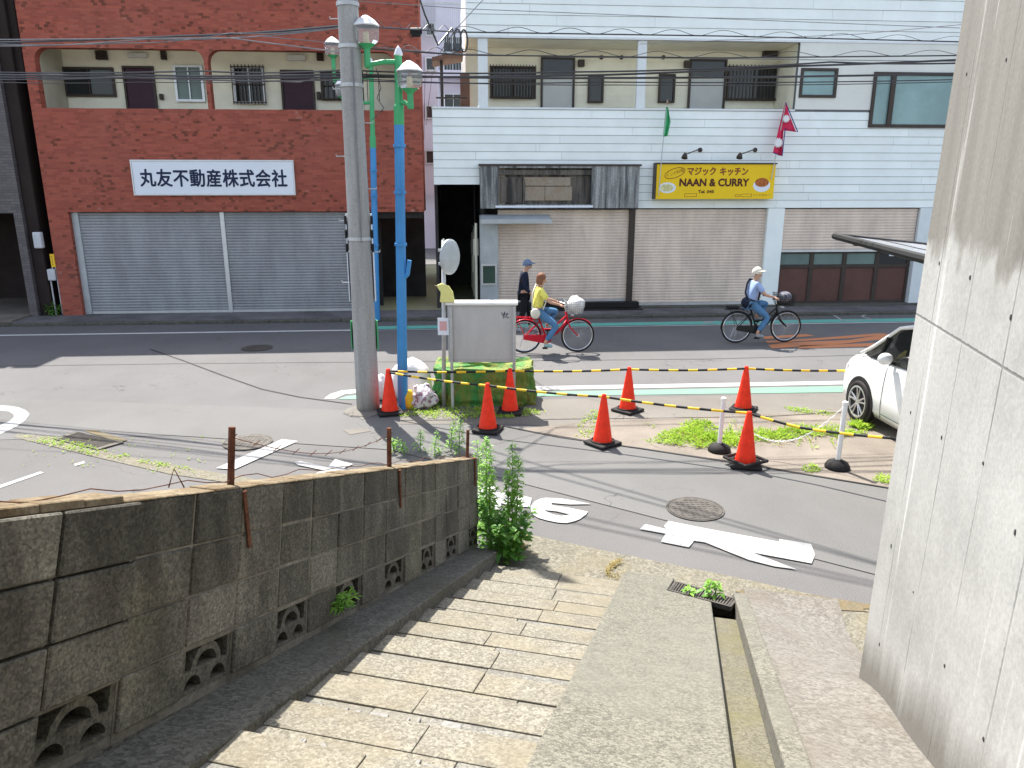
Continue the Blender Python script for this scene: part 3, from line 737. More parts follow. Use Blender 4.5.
# openwork blocks
def arc(cx, cy, r, a0, a1, n=8): return [(cx+r*math.cos(a0+(a1-a0)*i/n), cy+r*math.sin(a0+(a1-a0)*i/n)) for i in range(n+1)]
for i in OPENI:
    s0, s1 = joints[i]+.005, joints[i+1]-.005
    fn = lambda a, b, d: wp(s1+(s0-s1)*a, .004+.206*b, d)
    w = .07
    el = lambda cx, cy, rx, ry, n=10: [(cx+rx*math.cos(math.pi*q/n), cy+ry*math.sin(math.pi*q/n)) for q in range(n+1)]
    holes = [el(.5, .50, .21, .29), el(.245, .09, .165, .27), el(.755, .09, .165, .27),
             [(.07, .92), (.07, .47), (.19, .47), (.22, .66), (.31, .85), (.38, .92)], [(.93, .92), (.62, .92), (.69, .85), (.78, .66), (.81, .47), (.93, .47)]]
    mb = MB(); mb.plate([[(0, 0), (1, 0), (1, 1), (0, 1)]]+holes, fn, .012, .10)
    mb.build('openwork_block', M['block'], bw); mb = MB(); mb.hexa([fn(.03, .03, .102), fn(.03, .03, .115), fn(.97, .03, .115), fn(.97, .03, .102)], [fn(.03, .97, .102), fn(.03, .97, .115), fn(.97, .97, .115), fn(.97, .97, .102)]); mb.build('block_back', M['dark'], bw)
# footing of the wall down to the lot
mb = MB(MS); mb.prism([(.0, -.1), (.0, .02), (-8.4, SL*8.4+.0), (-8.4, -.1)], lambda a, b, d: Vector((d, a, b)), -1.5, -1.384); mb.build('footing', M['curb'], bw)
mb = MB(MS); prof = [(.10, -.1), (.10, .15), (.16, .178), (4.7, .13+.315*4.7), (9, SL*9), (9, -.1)]
mb.prism([(-t, z) for t, z in prof], lambda a, b, d: Vector((d, a, b)), -1.50, -1.145)
# the strip beside the wall widens uphill
n_ = len(mb.v)
for i in range(n_):
    p = MS.inverted() @ mb.v[i]
    if p.x > -1.2 and p.y < -1: p.x = -1.145+.075*min(1., (-p.y-.3)/4); mb.v[i] = MS @ p
cb = struct(mb.build('edging_strip', M['curb'], bevel=.015, seg=2))
# post stubs and the loose wire on the coping
def stub(px, py0, py1, label, r, lean=0):
    a = MS @ Vector((-1.43, 0, 0))
    # the post stands in the middle of the wall's thickness
    o = MS @ Vector((-1.445, 0, 0)); n = (MS.to_3x3() @ Vector((1, 0, 0)))
    def hit(px, py):
        rr = ray(px, py); t = (o-Vector((0, 0, EYE))).dot(n)/rr.dot(n); return Vector((0, 0, EYE))+rr*t
    b = hit(px, py0); tp = hit(px+lean, py1)
    t_ = thing('post_stub', label, 'post', tuple(b), -TH, 'rusty post stubs on the block wall')
    mb = MB(); mb.tube([b-Vector((0, 0, .06)), tp], r, 8); mb.build('post', M['rust'], t_)
    mb = MB(); L = Matrix.Translation(b) @ Matrix.Rotation(-TH, 4, 'Z')
    mb.box(-.05, .085, -.011, .011, .0, .008, L); mb.box(.072, .080, -.011, .011, -.26, .0, L); mb.build('strap', M['rust'], t_)
    return tp
p1 = stub(229, 491, 427, 'thick rusty post stub with wire on the near end of the block wall', .016, 3)
p2 = stub(389, 470, 428, 'thin rusty post stub on the block wall below the striped cone line', .016, 0)
p3 = stub(467, 458, 430, 'short bent rusty post stub at the lower end of the block wall', .014, 1)
mb = MB(); W0 = MS @ Vector((-1.45, -8, .0))
def wtop(s, dz=.03): return wp(s, hw(s)+dz, .05)
pts = []
for i in range(60):
    s = 7-7*i/59; p = wtop(s, .035+.012*math.sin(i*1.7)+.01*random.random()); pts.append(p)
mb.tube(pts, .0022, 5)
pp = [p1.lerp(p2, i/20)-Vector((0, 0, .10*math.sin(math.pi*i/20)+.05)) for i in range(21)]; mb.tube(pp, .002, 5)
for i in range(0, 21, 2):
    mb.tube([pp[i]+Vector((-.02, 0, -.015)), pp[i]+Vector((.02, 0, .018))], .002, 4)
s_ = wtop(3.9); mb.tube([s_, s_+Vector((.02, .02, .07)), s_+Vector((.06, -.0, .0))], .003, 4)
tag(mb.build('barbed_wire', M['rust']), 'loose rusty barbed wire lying along the top of the block wall', 'wire')
# ================================================================== TALL CONCRETE WALL (right)
cw = thing('concrete_wall', 'tall stained board formed concrete retaining wall beside the slab', 'wall', tuple(S(2.1, 1.55, 0)), -TH)
mb = MB(MS)
zb, zt2 = -.2, 7.4; bt = .016
def cwx(z): return 1.512+bt*z
y0, y1 = -2.03, -11.
mb.hexa([(cwx(zb), y0+.0, zb), (5.2, y0+.9, zb), (5.2, y1, zb), (cwx(zb), y1, zb)][::-1], [(cwx(zt2), y0, zt2), (5.2, y0+.9, zt2), (5.2, y1, zt2), (cwx(zt2), y1, zt2)][::-1])
mb.build('wall_body', M['cwall'], cw, bevel=.02, seg=2)
mb = MB(MS)
for zz in (.95+.1, 1.6, 2.35, 3.0, 3.9, 4.8):
    for k in range(14):
        t = 2.28+.45*k+random.uniform(-.06, .06); z = zz+random.uniform(-.06, .06)+.0
        if z < SL*t+.2: continue
        r = .005+random.random()*.006; x = cwx(z)
        mb.lathe([(r, 0), (r*.8, .0035)], (x+.001, -t, z), 9, Matrix.Rotation(-math.pi/2, 4, 'Y') @ Matrix.Scale(random.uniform(1., 1.8), 4, (1, 0, 0)))
th = mb.build('tie_holes', M['dark'], cw); th['kind'] = 'stuff'
# ================================================================== BUILDINGS (facade frame: u along the street, v into the block)
def rect(u0, z0, u1, z1): return [(u0, z0), (u1, z0), (u1, z1), (u0, z1)]
def rrect(u0, z0, u1, z1, r):
    o = []
    for cx, cz, a in ((u1-r, z0+.04, None), (u1-r, z1-r, 0), (u0+r, z1-r, 90)):
        if a is None: continue
        o += [(cx+r*math.cos(R(a+90*i/6)), cz+r*math.sin(R(a+90*i/6))) for i in range(7)]
    return [(u0, z0), (u1, z0)]+o
fuv = lambda a, b, d: Vector((a, d, b))
def FB(x0, y0, x1, y1, v=0.):               # photo rectangle -> facade rectangle
    u0, z1 = F(x0, y0, v); u1, z0 = F(x1, y1, v); return u0, z0, u1, z1
def window(parent, u0, z0, u1, z1, v, fm, gm, mull=1, fw=.05, name='window', bars=0, barm=None, label=None):
    mb = MB(MF); w = u1-u0
    holes = []; n = mull+1
    for i in range(n):
        a = u0+fw*.8+(w-fw*1.6)*i/n; b = u0+fw*.8+(w-fw*1.6)*(i+1)/n
        holes.append(rect(a+fw*.25, z0+fw, b-fw*.25, z1-fw))
    mb.plate([rect(u0, z0, u1, z1)]+holes, fuv, v-.05, v+.03)
    f = mb.build(name, fm, parent, bevel=.004)
    if label: f['label'] = label
    mb = MB(MF); mb.box(u0+.01, u1-.01, v+.0, v+.02, z0+.01, z1-.01); mb.build('pane', gm, f)
    if bars:
        mb = MB(MF)
        for i in range(bars+1):
            x = u0+w*i/bars; mb.box(x-.011, x+.011, v-.14, v-.12, z0-.02, z1+.02)
        for z in (z0+.02, z1-.04, (z0+z1)/2): mb.box(u0-.02, u1+.02, v-.12, v-.105, z, z+.022)
        for x in (u0, u1): mb.box(x-.012, x+.012, v-.10, v-.04, z1-.05, z1-.02); mb.box(x-.012, x+.012, v-.10, v-.04, z0+.02, z0+.05)
        mb.build('grille', barm or M['darkframe'], f)
    return f
def door(parent, u0, z0, u1, z1, v, m, fm, knob_right=True, transom=0., gm=None):
    mb = MB(MF); mb.plate([rect(u0, z0, u1, z1), rect(u0+.05, z0+.01, u1-.05, z1-.05)], fuv, v-.05, v+.04)
    d = mb.build('door', fm, parent)
    mb = MB(MF); mb.box(u0+.052, u1-.052, v-.01, v+.02, z0+.012, z1-.052-transom); mb.build('leaf', m, d, bevel=.006)
    if transom:
        mb = MB(MF); mb.box(u0+.052, u1-.052, v-.004, v+.02, z1-.052-transom+.03, z1-.052); mb.build('transom', gm, d)
    x = u1-.13 if knob_right else u0+.13
    mb = MB(MF); mb.tube([(x, v-.01, z0+1.0), (x, v-.07, z0+1.0)], .022, 8); mb.box(x-.03, x+.03, v-.018, v-.010, z0+.93, z0+1.08); mb.build('handle', M['chrome'], d)
    return d
def shutter(parent, u0, z0, u1, z1, v, m, pitch=.075, label=None, rails=True):
    mb = MB(MF); n = int((z1-z0)/pitch); p = (z1-z0)/n; pr = []
    for i in range(n):
        z = z0+i*p
        pr += [(v, z), (v-.016, z+p*.12), (v-.020, z+p*.5), (v-.014, z+p*.86), (v, z+p*.94)]
    pr.append((v, z1))
    m_ = len(pr); vs = [(u0, a, b) for a, b in pr]+[(u1, a, b) for a, b in pr]
    mb.add(vs, [(i, i+m_, i+1+m_, i+1) for i in range(m_-1)])
    s = mb.build('roller_shutter', m, parent)
    if label: s['label'] = label
    mb = MB(MF); mb.box(u0, u1, v-.03, v+.015, z0-.07, z0-.001); mb.build('bottom_rail', M['alu'], s, bevel=.005)
    return s
# ---------------------------------------------------------------- red brick building
ub0, ub1 = -11.86, F(424, 200)[0]
bb = thing('brick_building', 'red brick building with grey roller shutters and a rounded recessed balcony corridor', 'building', tuple(MF @ Vector(((ub0+ub1)/2, 0, 0))), FA)
oz0, oz1 = 5.24, 6.62
o1 = (F(40, 80)[0], F(207, 80)[0]); o2 = (F(211, 80)[0], F(395, 80)[0])
bay0 = F(371, 260)[0]; sh0 = F(76, 250)[0]; shz = 2.74
ZT = 8.35
mb = MB(MF)
mb.plate([[(ub0, -.1), (sh0, -.1), (sh0, shz), (bay0-.35, shz), (bay0-.35, -.1), (bay0, -.1), (bay0, shz-.02), (ub1, shz-.02), (ub1, ZT), (ub0, ZT)],
          rrect(o1[0], oz0, o1[1], oz1, .28), rrect(o2[0], oz0, o2[1], oz1, .28)], fuv, -.12, .12)
mb.build('front_wall', M['brick'], bb)
mb = MB(MF)
mb.box(ub0, ub0+.15, .122, 9, -.1, ZT); mb.box(ub1-.15, ub1, .122, 1.2, 2.73, ZT); mb.box(ub1-1.55, ub1-.001, 1.201, 1.35, 2.73, ZT); mb.box(ub1-1.55, ub1-1.4, 1.351, 8.79, 2.73, ZT); mb.box(ub0+.152, ub1-1.4, 8.8, 9, -.1, ZT)
mb.build('side_wall', M['brick'], bb)
mb = MB(MF); mb.box(ub0+.151, ub1-1.552, .121, 8.79, ZT-.3, ZT-.1); mb.box(ub1-1.551, ub1-.151, .121, 1.2, ZT-.3, ZT-.1); mb.build('roof', M['curb'], bb)
mb = MB(MF)
mb.box(ub0+.151, ub1-1.552, .121, 8.79, 3.9, 4.1); mb.box(ub0+.151, ub1-1.552, .121, 8.79, 6.80, 7.0); mb.box(ub1-1.551, ub1-.151, .121, 1.2, 3.9, 4.1); mb.box(ub1-1.551, ub1-.151, .121, 1.2, 6.80, 7.0)      # corridor floor and ceiling
mb.box(ub0+.152, ub1-1.56, 1.35, 1.5, 4.101, 6.799); mb.box(ub1-1.558, ub1-.152, 1.17, 1.199, 4.101, 6.799)
mb.box(o1[0]-.02, o1[0]+.02-.04, .122, 1.349, 4.101, 6.799)
mb.build('corridor_wall', M['cream'], bb)
mb = MB(MF); mb.box(sh0-.4, bay0+.2, .9, 1.0, -.1, 3.88); mb.box(bay0-.1, bay0-.0, .13, 8.7, -.1, 3.88); mb.box(ub1-1.5, ub1-1.4, 1.5, 8.7, -.1, 2.72); mb.box(ub1-1.398, ub1-.06, .123, 1.2, 2.55, 2.72); mb.box(bay0, F(424.5, 230, 2.6)[0], 2.6, 2.7, -.1, 2.72); mb.build('ground_floor_dark_lining', M['dark'], bb)  # near-black walls: the bay's deep shade is put into their colour
v = 1.35
def BW(x0, y0, x1, y1, **k): u0, z0, u1, z1 = FB(x0, y0, x1, y1, v-.03); return u0, z0, u1, z1
w_ = BW(62, 67, 117, 97); window(bb, *w_, v-.04, M['darkframe'], M['glassdark'], 1, .06)
w_ = BW(122, 66, 158, 108); door(bb, w_[0], 4.11, w_[2], w_[3], v-.03, M['purpledoor'], M['darkframe'])
w_ = BW(173, 65, 206, 102); window(bb, *w_, v-.04, M['alu'], M['glassgreen'], 1, .06)
w_ = BW(232, 66, 267, 104); window(bb, *w_, v-.04, M['alu'], M['glassdark'], 1, .06, bars=9, barm=M['darkframe'])
w_ = BW(280, 70, 316, 111); door(bb, w_[0], 4.11, w_[2], w_[3], v-.03, M['purpledoor'], M['darkframe'])
w_ = BW(321, 72, 380, 101); window(bb, *w_, v-.04, M['darkframe'], M['glassdark'], 1, .06, bars=10)
for q in ((96, 51, 108, 60), (161, 51, 167, 60), (317, 53, 324, 61)):
    u0, z0, u1, z1 = FB(*q, v-.03); mb = MB(MF); mb.box(u0, u1, v-.10, v-.001, z0, z1)
    for i in range(5): z = z0+(z1-z0)*(i+.5)/5; mb.box(u0-.01, u1+.01, v-.12, v-.101, z-.012, z+.008)
    mb.build('vent_hood', M['darkframe'], bb, bevel=.004)
for q in ((128, 53, 148, 58), (287, 55, 306, 61)):
    u0, z0, u1, z1 = FB(*q, v-.03); mb = MB(MF); mb.box(u0, u1, v-.12, v-.001, z0, z1); mb.build('corridor_light', M['creamwhite'], bb, bevel=.02, seg=2)
for q in ((160, 94, 164, 100), (317, 92, 321, 100)):
    u0, z0, u1, z1 = FB(*q, v-.03); mb = MB(MF); mb.box(u0, u1, v-.12, v-.001, z0, z1); mb.build('meter_box', M['darkframe'], bb, bevel=.01)
mid = F(225, 250)[0]
sb1 = F(352, 250)[0]
shutter(bb, sh0+.17, .16, mid-.03, shz-.02, .06, M['shgrey'])
shutter(bb, mid+.03, .16, sb1, shz-.02, .06, M['shgrey'])
mb = MB(MF); mb.box(mid-.055, mid+.055, .0, .11, .09, shz-.01); mb.build('shutter_post', M['alu'], bb, bevel=.006)
mb = MB(MF); mb.box(sh0+.003, sh0+.17, .0, .1, .09, shz-.01); mb.build('shutter_post', M['steelgrey'], bb, bevel=.006)
mb = MB(MF); mb.box(sb1, bay0-.352, .0, .1, .09, shz-.01); mb.build('shutter_post', M['steelgrey'], bb, bevel=.006)
u0, z0, u1, z1 = FB(49, 254, 56, 267, -.12); mb = MB(MF); mb.box(u0+.02, u1, -.14, -.121, z0, z1)
yl = mb.build('notice_plate', M['yellow'], bb)
mb = MB(MF)
for i in range(4): mb.box(u0+.06, u1-.05, -.143, -.1402, z0+.06+i*.065, z0+.09+i*.065)
mb.build('notice_text', M['ink'], yl)
# sign
u0, z0, u1, z1 = FB(132, 161, 295, 194, -.14)
sg = thing('shop_sign', 'long white sign board with dark brush characters on the red brick wall', 'sign', tuple(MF @ Vector(((u0+u1)/2, -.15, z0))), FA)
mb = MB(MF); mb.box(u0, u1, -.20, -.122, z0, z1); mb.build('board', M['signwhite'], sg, bevel=.008)
mb = MB(MF); mb.plate([rect(u0-.03, z0-.03, u1+.03, z1+.03), rect(u0+.004, z0+.004, u1-.004, z1-.004)], fuv, -.212, -.1215); mb.build('frame', M['alu'], sg)
mb = MB(MF); text_mb('丸友不動産株式会社', ULZ((u0+u1)/2, -.202, (z0+z1)/2-.01, -.004), (u1-u0)*.915, .42, mb, .002, 0., 1.06, .011); mb.build('lettering', M['ink'], sg)
# plants and meters in the narrow gap
mt = thing('gas_meter', 'grey gas meter with pipes in the narrow gap left of the brick wall', 'gas meter', tuple(MF @ Vector((-12.05, .2, .2))), FA)
mb = MB(MF); mb.box(-12.10, -11.90, -.14, .05, 1.0, 1.3); mb.build('meter_body', M['meterwhite'], mt, bevel=.03, seg=2)
mb = MB(MF); mb.tube([(-12.07, -.05, 1.0), (-12.07, -.05, .1)], .02); mb.tube([(-11.98, -.05, 1.3), (-11.98, -.05, 1.5), (-11.90, -.05, 1.5), (-11.90, -.05, .12)], .018); mb.build('pipe', M['meterwhite'], mt)
# ---------------------------------------------------------------- dark tiled building far left
lb = thing('tiled_building', 'dark grey tiled building with an open black garage at the left edge', 'building', tuple(MF @ Vector((-16, 0, 0))), FA)
ut = -12.42
mb = MB(MF); mb.plate([[(-22, -.1), (-20, -.1), (-20, 2.72), (-12.62, 2.72), (-12.62, -.1), (ut, -.1), (ut, 9.8), (-22, 9.8)]], fuv, -.25, .1); mb.build('front_wall', M['greytile'], lb)
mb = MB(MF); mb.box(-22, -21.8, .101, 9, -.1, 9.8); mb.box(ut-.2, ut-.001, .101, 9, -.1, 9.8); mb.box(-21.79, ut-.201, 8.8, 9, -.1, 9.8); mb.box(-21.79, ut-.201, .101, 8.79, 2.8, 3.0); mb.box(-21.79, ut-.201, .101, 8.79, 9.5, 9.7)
mb.build('side_wall', M['dark'], lb)
mb = MB(MF); mb.box(ut+.001, -12.12, -.12, 1.2, -.05, 9.8); mb.box(ut+.001, -11.95, .02, 2.5, 5.95, 10.3); mb.box(-12.11, -12.04, .35, .6, -.05, 9.7); mb.build('corner_pillar', M['darkbrown'], lb, bevel=.02)
mb = MB(MF); mb.box(-20, -12.63, -1.1, 8.7, -.05, .13); mb.build('garage_floor', M['island'], lb)
mb = MB(MF); mb.box(-20, -12.63, 3.0, 3.1, .131, 2.79); mb.build('garage_door', M['darkbrown'], lb)
u0, z0, u1, z1 = FB(34, 232, 45, 248, -.14); mb = MB(MF); mb.box(u0, u1, -.26, -.121, z0, z1); mb.build('meter_box', M['meterwhite'], lb, bevel=.02)
u0, z0, u1, z1 = FB(11, -20, 25, 22, -.3); mb = MB(MF); mb.box(u0+.1, u1, -.1+.3, .6, z0, z1+.4); mb.build('balcony_panel', M['meterwhite'], lb)
# ---------------------------------------------------------------- white siding building
uw0, uw1 = F(433, 150)[0], 13.6
wb = thing('siding_building', 'white lap siding building with beige roller shutters and a cream upstairs corridor', 'building', tuple(MF @ Vector(((uw0+uw1)/2, 0, 0))), FA)
zp0, zp1, zu, zw = 2.80, 5.33, 7.05, 9.3
uu0 = F(466, 20)[0]; ur1 = F(797, 80)[0]
mb = MB(MF); mb.plate([[(uw0, 3.42), (F(481, 180)[0], 3.42), (F(481, 180)[0], zp0), (uw1, zp0), (uw1, zw), (uu0, zw), (uu0, zu), (ur1, zu), (ur1, zp1), (uw0, zp1)]], fuv, 0., .12)
mb.build('front_backing', M['sidingback'], wb)
win_big = FB(874, 72, 962, 128, -.02); win_small = FB(801, 68, 835, 98, -.02)
mb = MB(MF)
def lap(u0, u1, z0, z1, p):
    n = max(1, round((z1-z0)/p)); p = (z1-z0)/n
    for i in range(n):
        za, zb = z0+i*p, z0+(i+1)*p-.009; u = u0; 
        cuts = [u0]+sorted(random.uniform(u0+.5, u1-.5) for _ in range(int((u1-u0)/3.2)))+[u1]
        for a, b in zip(cuts, cuts[1:]):
            segs = [(a, b)]
            for wv in (win_big, win_small):
                if zb > wv[1] and za < wv[3]:
                    if za < wv[1]-.02 and a == u0: mb.hexa([(wv[0], -.032, za), (wv[2], -.032, za), (wv[2], -.002, za), (wv[0], -.002, za)], [(wv[0], -.022, wv[1]-.003), (wv[2], -.022, wv[1]-.003), (wv[2], -.002, wv[1]-.003), (wv[0], -.002, wv[1]-.003)])
                    segs = [s for q in segs for s in ((q[0], min(q[1], wv[0])), (max(q[0], wv[2]), q[1])) if s[1]-s[0] > .05]
            for s in segs:
                x0, x1 = s[0]+.003, s[1]-.003
                mb.hexa([(x0, -.032, za), (x1, -.032, za), (x1, -.002, za), (x0, -.002, za)], [(x0, -.018, zb), (x1, -.018, zb), (x1, -.002, zb), (x0, -.002, zb)])
lap(uw0, uw1, 3.84, zp1-.03, .215); lap(uw0, F(480, 180)[0]-.01, 3.42, 3.84, .215)
lap(F(637, 180)[0]+.01, uw1, zp0, 3.84, .215)
lap(uu0, uw1, zu, zw, .255)
mb.build('siding', M['siding'], wb)
mb = MB(MF); mb.box(uw0-.01, ur1, -.05, .17, zp1-.03, zp1+.02); mb.build('parapet_cap', M['whitewall'], wb, bevel=.006)
mb = MB(MF); mb.box(uu0-.01, uw1, -.045, .15, zu-.05, zu-.002); mb.build('band_trim', M['alu'], wb)
mb = MB(MF)
mb.plate([rect(ur1, zp1+.022, uw1, zu-.052), rect(*win_small), rect(win_big[0], zp1+.022+.001, win_big[2], win_big[3])], fuv, -.03, -.0015)
mb.build('upper_panel', M['creamwhite'], wb)
window(wb, *win_small, -.02, M['darkframe'], M['glassteal'], 0, .07)
f_ = window(wb, *win_big, -.03, M['darkframe'], M['glassteal'], 0, .08)
mb = MB(MF); x = F(890, 100)[0]; mb.box(x-.06, x+.06, -.10, -.031, win_big[1]+.06, win_big[3]-.06); mb.build('mullion', M['darkframe'], f_)
# corridor behind the parapet
v = 1.4
mb = MB(MF); mb.box(uw0+.02, uw1-.2, .122, 9, 4.0, 4.2); mb.box(uu0, uw1-.2, .122, 9, zu-.051, zu+.12); mb.build('corridor_floor', M['cream'], wb)
mb = MB(MF); mb.box(uu0, ur1+.1, v, v+.15, 4.201, zu-.053); mb.box(ur1+.001, ur1+.12, .122, v-.001, 4.201, zu-.053)
for k in range(8):
    z = 4.6+.3*k; mb.box(uu0+2.3, ur1-.01, v-.012, v-.0005, z, z+.285)
mb.build('corridor_wall', M['cream'], wb)
mb = MB(MF); mb.box(uw0, uw0+.15, .122, 9, 3.42, zp1-.04); mb.box(uu0, uu0+.15, 1.56, 9, 4.2, zw); mb.box(uw1-.19, uw1, .122, 9, -.1, zw); mb.box(uu0+.151, uw1-.191, 8.8, 9, -.1, zw); mb.box(uu0+.151, uw1-.191, .123, 8.79, zw-.2, zw-.05)
mb.box(uu0, uu0+.15, .122, 1.559, zu+.121, zw)
mb.build('side_wall', M['whitewall'], wb)
for x0, x1 in ((478, 488), (637, 646)):
    u0, u1 = F(x0, 80)[0], F(x1, 80)[0]; mb = MB(MF); mb.box(u0, u1, .01, .119, zp1+.021, zu-.052); mb.build('corridor_post', M['whitewall'], wb, bevel=.01)
def WW(x0, y0, x1, y1): return FB(x0, y0, x1, y1, v-.05)
window(wb, *WW(490, 66, 535, 99), v-.06, M['darkframe'], M['glassdark'], 1, .06, bars=15)
u0, z0, u1, z1 = WW(541, 57, 574, 107); door(wb, u0, 4.21, u1, z1, v-.05, M['greydoor'], M['darkframe'], True, .42, M['glassdark'])
window(wb, *WW(588, 75, 603, 103), v-.06, M['darkframe'], M['glassdark'], 0, .05)
window(wb, *WW(659, 74, 674, 103), v-.06, M['darkframe'], M['glassdark'], 0, .05)
u0, z0, u1, z1 = WW(690, 59, 724, 107); door(wb, u0, 4.21, u1, z1, v-.05, M['greydoor'], M['darkframe'], False, .42, M['glassdark'])
window(wb, *WW(728, 66, 779, 101), v-.06, M['darkframe'], M['glassdark'], 1, .06, bars=15)
for q in ((578, 60, 584, 67), (684, 61, 689, 68), (763, 47, 776, 58)):
    u0, z0, u1, z1 = WW(*q); mb = MB(MF); mb.box(u0, u1, v-.16, v-.013, z0, z1); mb.build('vent_hood', M['darkframe'], wb, bevel=.01)
for x, y in ((602, 57), (622, 57), (664, 57)):
    u0, z0 = F(x, y, v-.1); mb = MB(MF); mb.lathe([(.055, 0), (.055, .05), (.02, .08)], (u0, v-.014, z0), 10, Matrix.Rotation(math.pi/2, 4, 'X')); mb.build('vent_cap', M['darkframe'], wb)
# ground floor: opening, pier, shutters, columns, shopfront
c0, c1 = F(480, 250)[0], F(497, 250)[0]
mb = MB(MF); mb.box(c0, c1+.03, -.08, .3, -.05, 2.62); mb.build('grey_pier', M['steelgrey'], wb, bevel=.006)
u0, z0, u1, z1 = FB(481, 264, 497, 285, -.09); nb = MB(MF); nb.plate([rect(u0, z0, u1, z1), rect(u0+.05, z0+.05, u1-.05, z1-.05)], fuv, -.13, -.082); nb_ = nb.build('notice_board', M['alu'], wb)
nb = MB(MF); nb.box(u0+.03, u1-.03, -.10, -.083, z0+.03, z1-.03); nb.build('felt', M['noticegreen'], nb_)
s1, s2 = F(629, 250)[0], F(634, 250)[0]
k0, k1 = F(765, 250)[0], F(781, 250)[0]; e0 = F(917, 230)[0]
shutter(wb, c1+.03, .32, s1-.02, 2.76, .10, M['shbeige'], .077, 'wide beige shutter below the weathered tin sign box')
shutter(wb, s2, .20, k0-.02, 2.77, .10, M['shbeige'], .077, 'beige shutter below the yellow signboard')
mb = MB(MF); mb.box(s1-.018, s2-.002, -.01, .13, .1, 2.79); mb.build('shutter_post', M['darkframe'], wb)
mb = MB(MF); mb.box(k0-.018, k1, -.03, .3, -.05, 2.79); mb.build('column', M['siding'], wb, bevel=.008)
mb = MB(MF); mb.box(e0+.01, e0+.55, -.03, .3, -.05, 2.79); mb.build('column', M['whitewall'], wb, bevel=.008)
mb = MB(MF); mb.box(e0+.56, uw1-.2, -.0, .3, -.05, 2.79); mb.build('end_wall', M['whitewall'], wb)
zf = F(850, 252)[1]
shutter(wb, k1+.01, zf+.07, e0-.01, 2.77, .08, M['shbeige'], .077, 'half lowered beige shutter above the brown shopfront')
mb = MB(MF); mb.box(k1, e0, .35, .45, 2.0, 2.79); mb.build('lintel', M['dark'], wb)
sf = MB(MF); n = 4; w = (e0-k1-.04)/n
holes = []
for i in range(n):
    a = k1+.02+i*w; holes.append(rect(a+.06, 1.23, a+w-.06, zf-.05)); holes.append(rect(a+.06, .2, a+w-.06, 1.13))
sf.plate([rect(k1+.01, .09, e0-.01, zf+.04)]+holes, fuv, .12, .20); fr = sf.build('shopfront', M['darkframe'], wb, bevel=.006)
for i in range(n):
    a = k1+.02+i*w
    mb = MB(MF); mb.box(a+.05, a+w-.05, .155, .175, .19, 1.14); mb.build('lower_panel', M['brownpanel'], fr)
    mb = MB(MF); mb.box(a+.05, a+w-.05, .155, .170, 1.22, zf-.04); mb.build('pane', M['glassgreen'] if i != 3 else M['glassdark'], fr)
mb = MB(MF); x = k1+.02+3*w+.35; mb.box(x, x+.22, .148, .1545, 1.45, 1.75); mb.build('paper_notice', M['signwhite'], fr)
mb = MB(MF); mb.box(c1, s1+.35, -.48, .06, -.05, .115); mb.box(c1, s1+.3, -.18, .05, .115, .27); mb.build('black_step', M['black'], wb, bevel=.01)
mb = MB(MF); mb.box(s1+.36, e0+.6, -.18, .3, -.05, .13); mb.build('base_course', M['curb'], wb, bevel=.01)
mb = MB(MF); mb.box(c0+.1, uw1-.2, .6, .7, -.05, 3.9); mb.box(c0+.05, c0+.15, .31, 8.7, -.05, 3.9); mb.build('ground_floor_dark_lining', M['dark'], wb)
mb = MB(MF); mb.box(uw0+.0, uw0+.08, .3, 8.9, -.05, 3.41); mb.box(uw0+.16, c0, .125, 8.69, 3.44, 3.6); mb.box(uw0+.09, c0, 5.2, 5.3, -.05, 3.43); mb.build('passage_dark_lining', M['dark'], wb)  # dark back wall added so the passage looks black, its shade painted in
# junk and pipes along the passage wall
mb = MB(MF)
for i in range(7):
    u = c0-.06-.05*random.random(); vv = .4+.7*i; mb.tube([(u, vv, .05), (u, vv, 1.6+random.random()*1.3)], .035, 8)
mb.tube([(c0-.10, .5, 2.2), (c0-.1, 5, 2.2)], .03); mb.box(c0-.16, c0-.02, .7, 1.1, 1.5, 1.95); mb.box(c0-.16, c0-.02, 1.9, 2.4, .9, 1.4)
mb.build('wall_pipes', M['cream'], wb)
# tin sign box over the left shutter
u0, z0, u1, z1 = FB(480, 166, 637, 208, -.12)
tb = thing('tin_sign_box', 'weathered tin sign box with a broken face showing bare boards', 'sign box', tuple(MF @ Vector(((u0+u1)/2, -.1, z0))), FA)
h0, h1 = F(499, 190, -.2)[0], F(591, 190, -.2)[0]
mb = MB(MF); mb.plate([rect(u0, z0, u1, z1), rect(h0, z0+.10, h1, z1-.05)], fuv, -.26, -.20); mb.box(u0, u0+.03, -.199, -.034, z0, z1); mb.box(u1-.03, u1, -.199, -.034, z0, z1); mb.box(u0+.031, u1-.031, -.199, -.034, z1-.03, z1)
mb.build('tin_case', M['tin'], tb)
mb = MB(MF); mb.box(u0-.04, u1+.04, -.29, -.04, z1+.001, z1+.05); mb.build('top_flashing', M['darkframe'], tb)
mb = MB(MF); mb.box(h0+.002, h1-.002, -.06, -.034, z0, z1-.032); mb.build('back_board', M['rotwood'], tb)
mb = MB(MF)
for i, (a, b) in enumerate(((.27, .50), (.505, .80))): mb.box(h0+(h1-h0)*a, h0+(h1-h0)*b, -.10, -.061, z0+.20, z0+.56)
mb.box(h0+(h1-h0)*.27, h0+(h1-h0)*.78, -.11, -.101, z0+.58, z0+.80); mb.box(h0, h0+.16, -.12, -.061, z0+.1, z1-.05); mb.build('plywood', M['ply'], tb)
mb = MB(MF); mb.box(h0+.0, h1, -.19, -.15, z0+.86, z0+.98); mb.box(h0+(h1-h0)*.02, h0+(h1-h0)*.25, -.14, -.121, z0+.15, z0+.8)
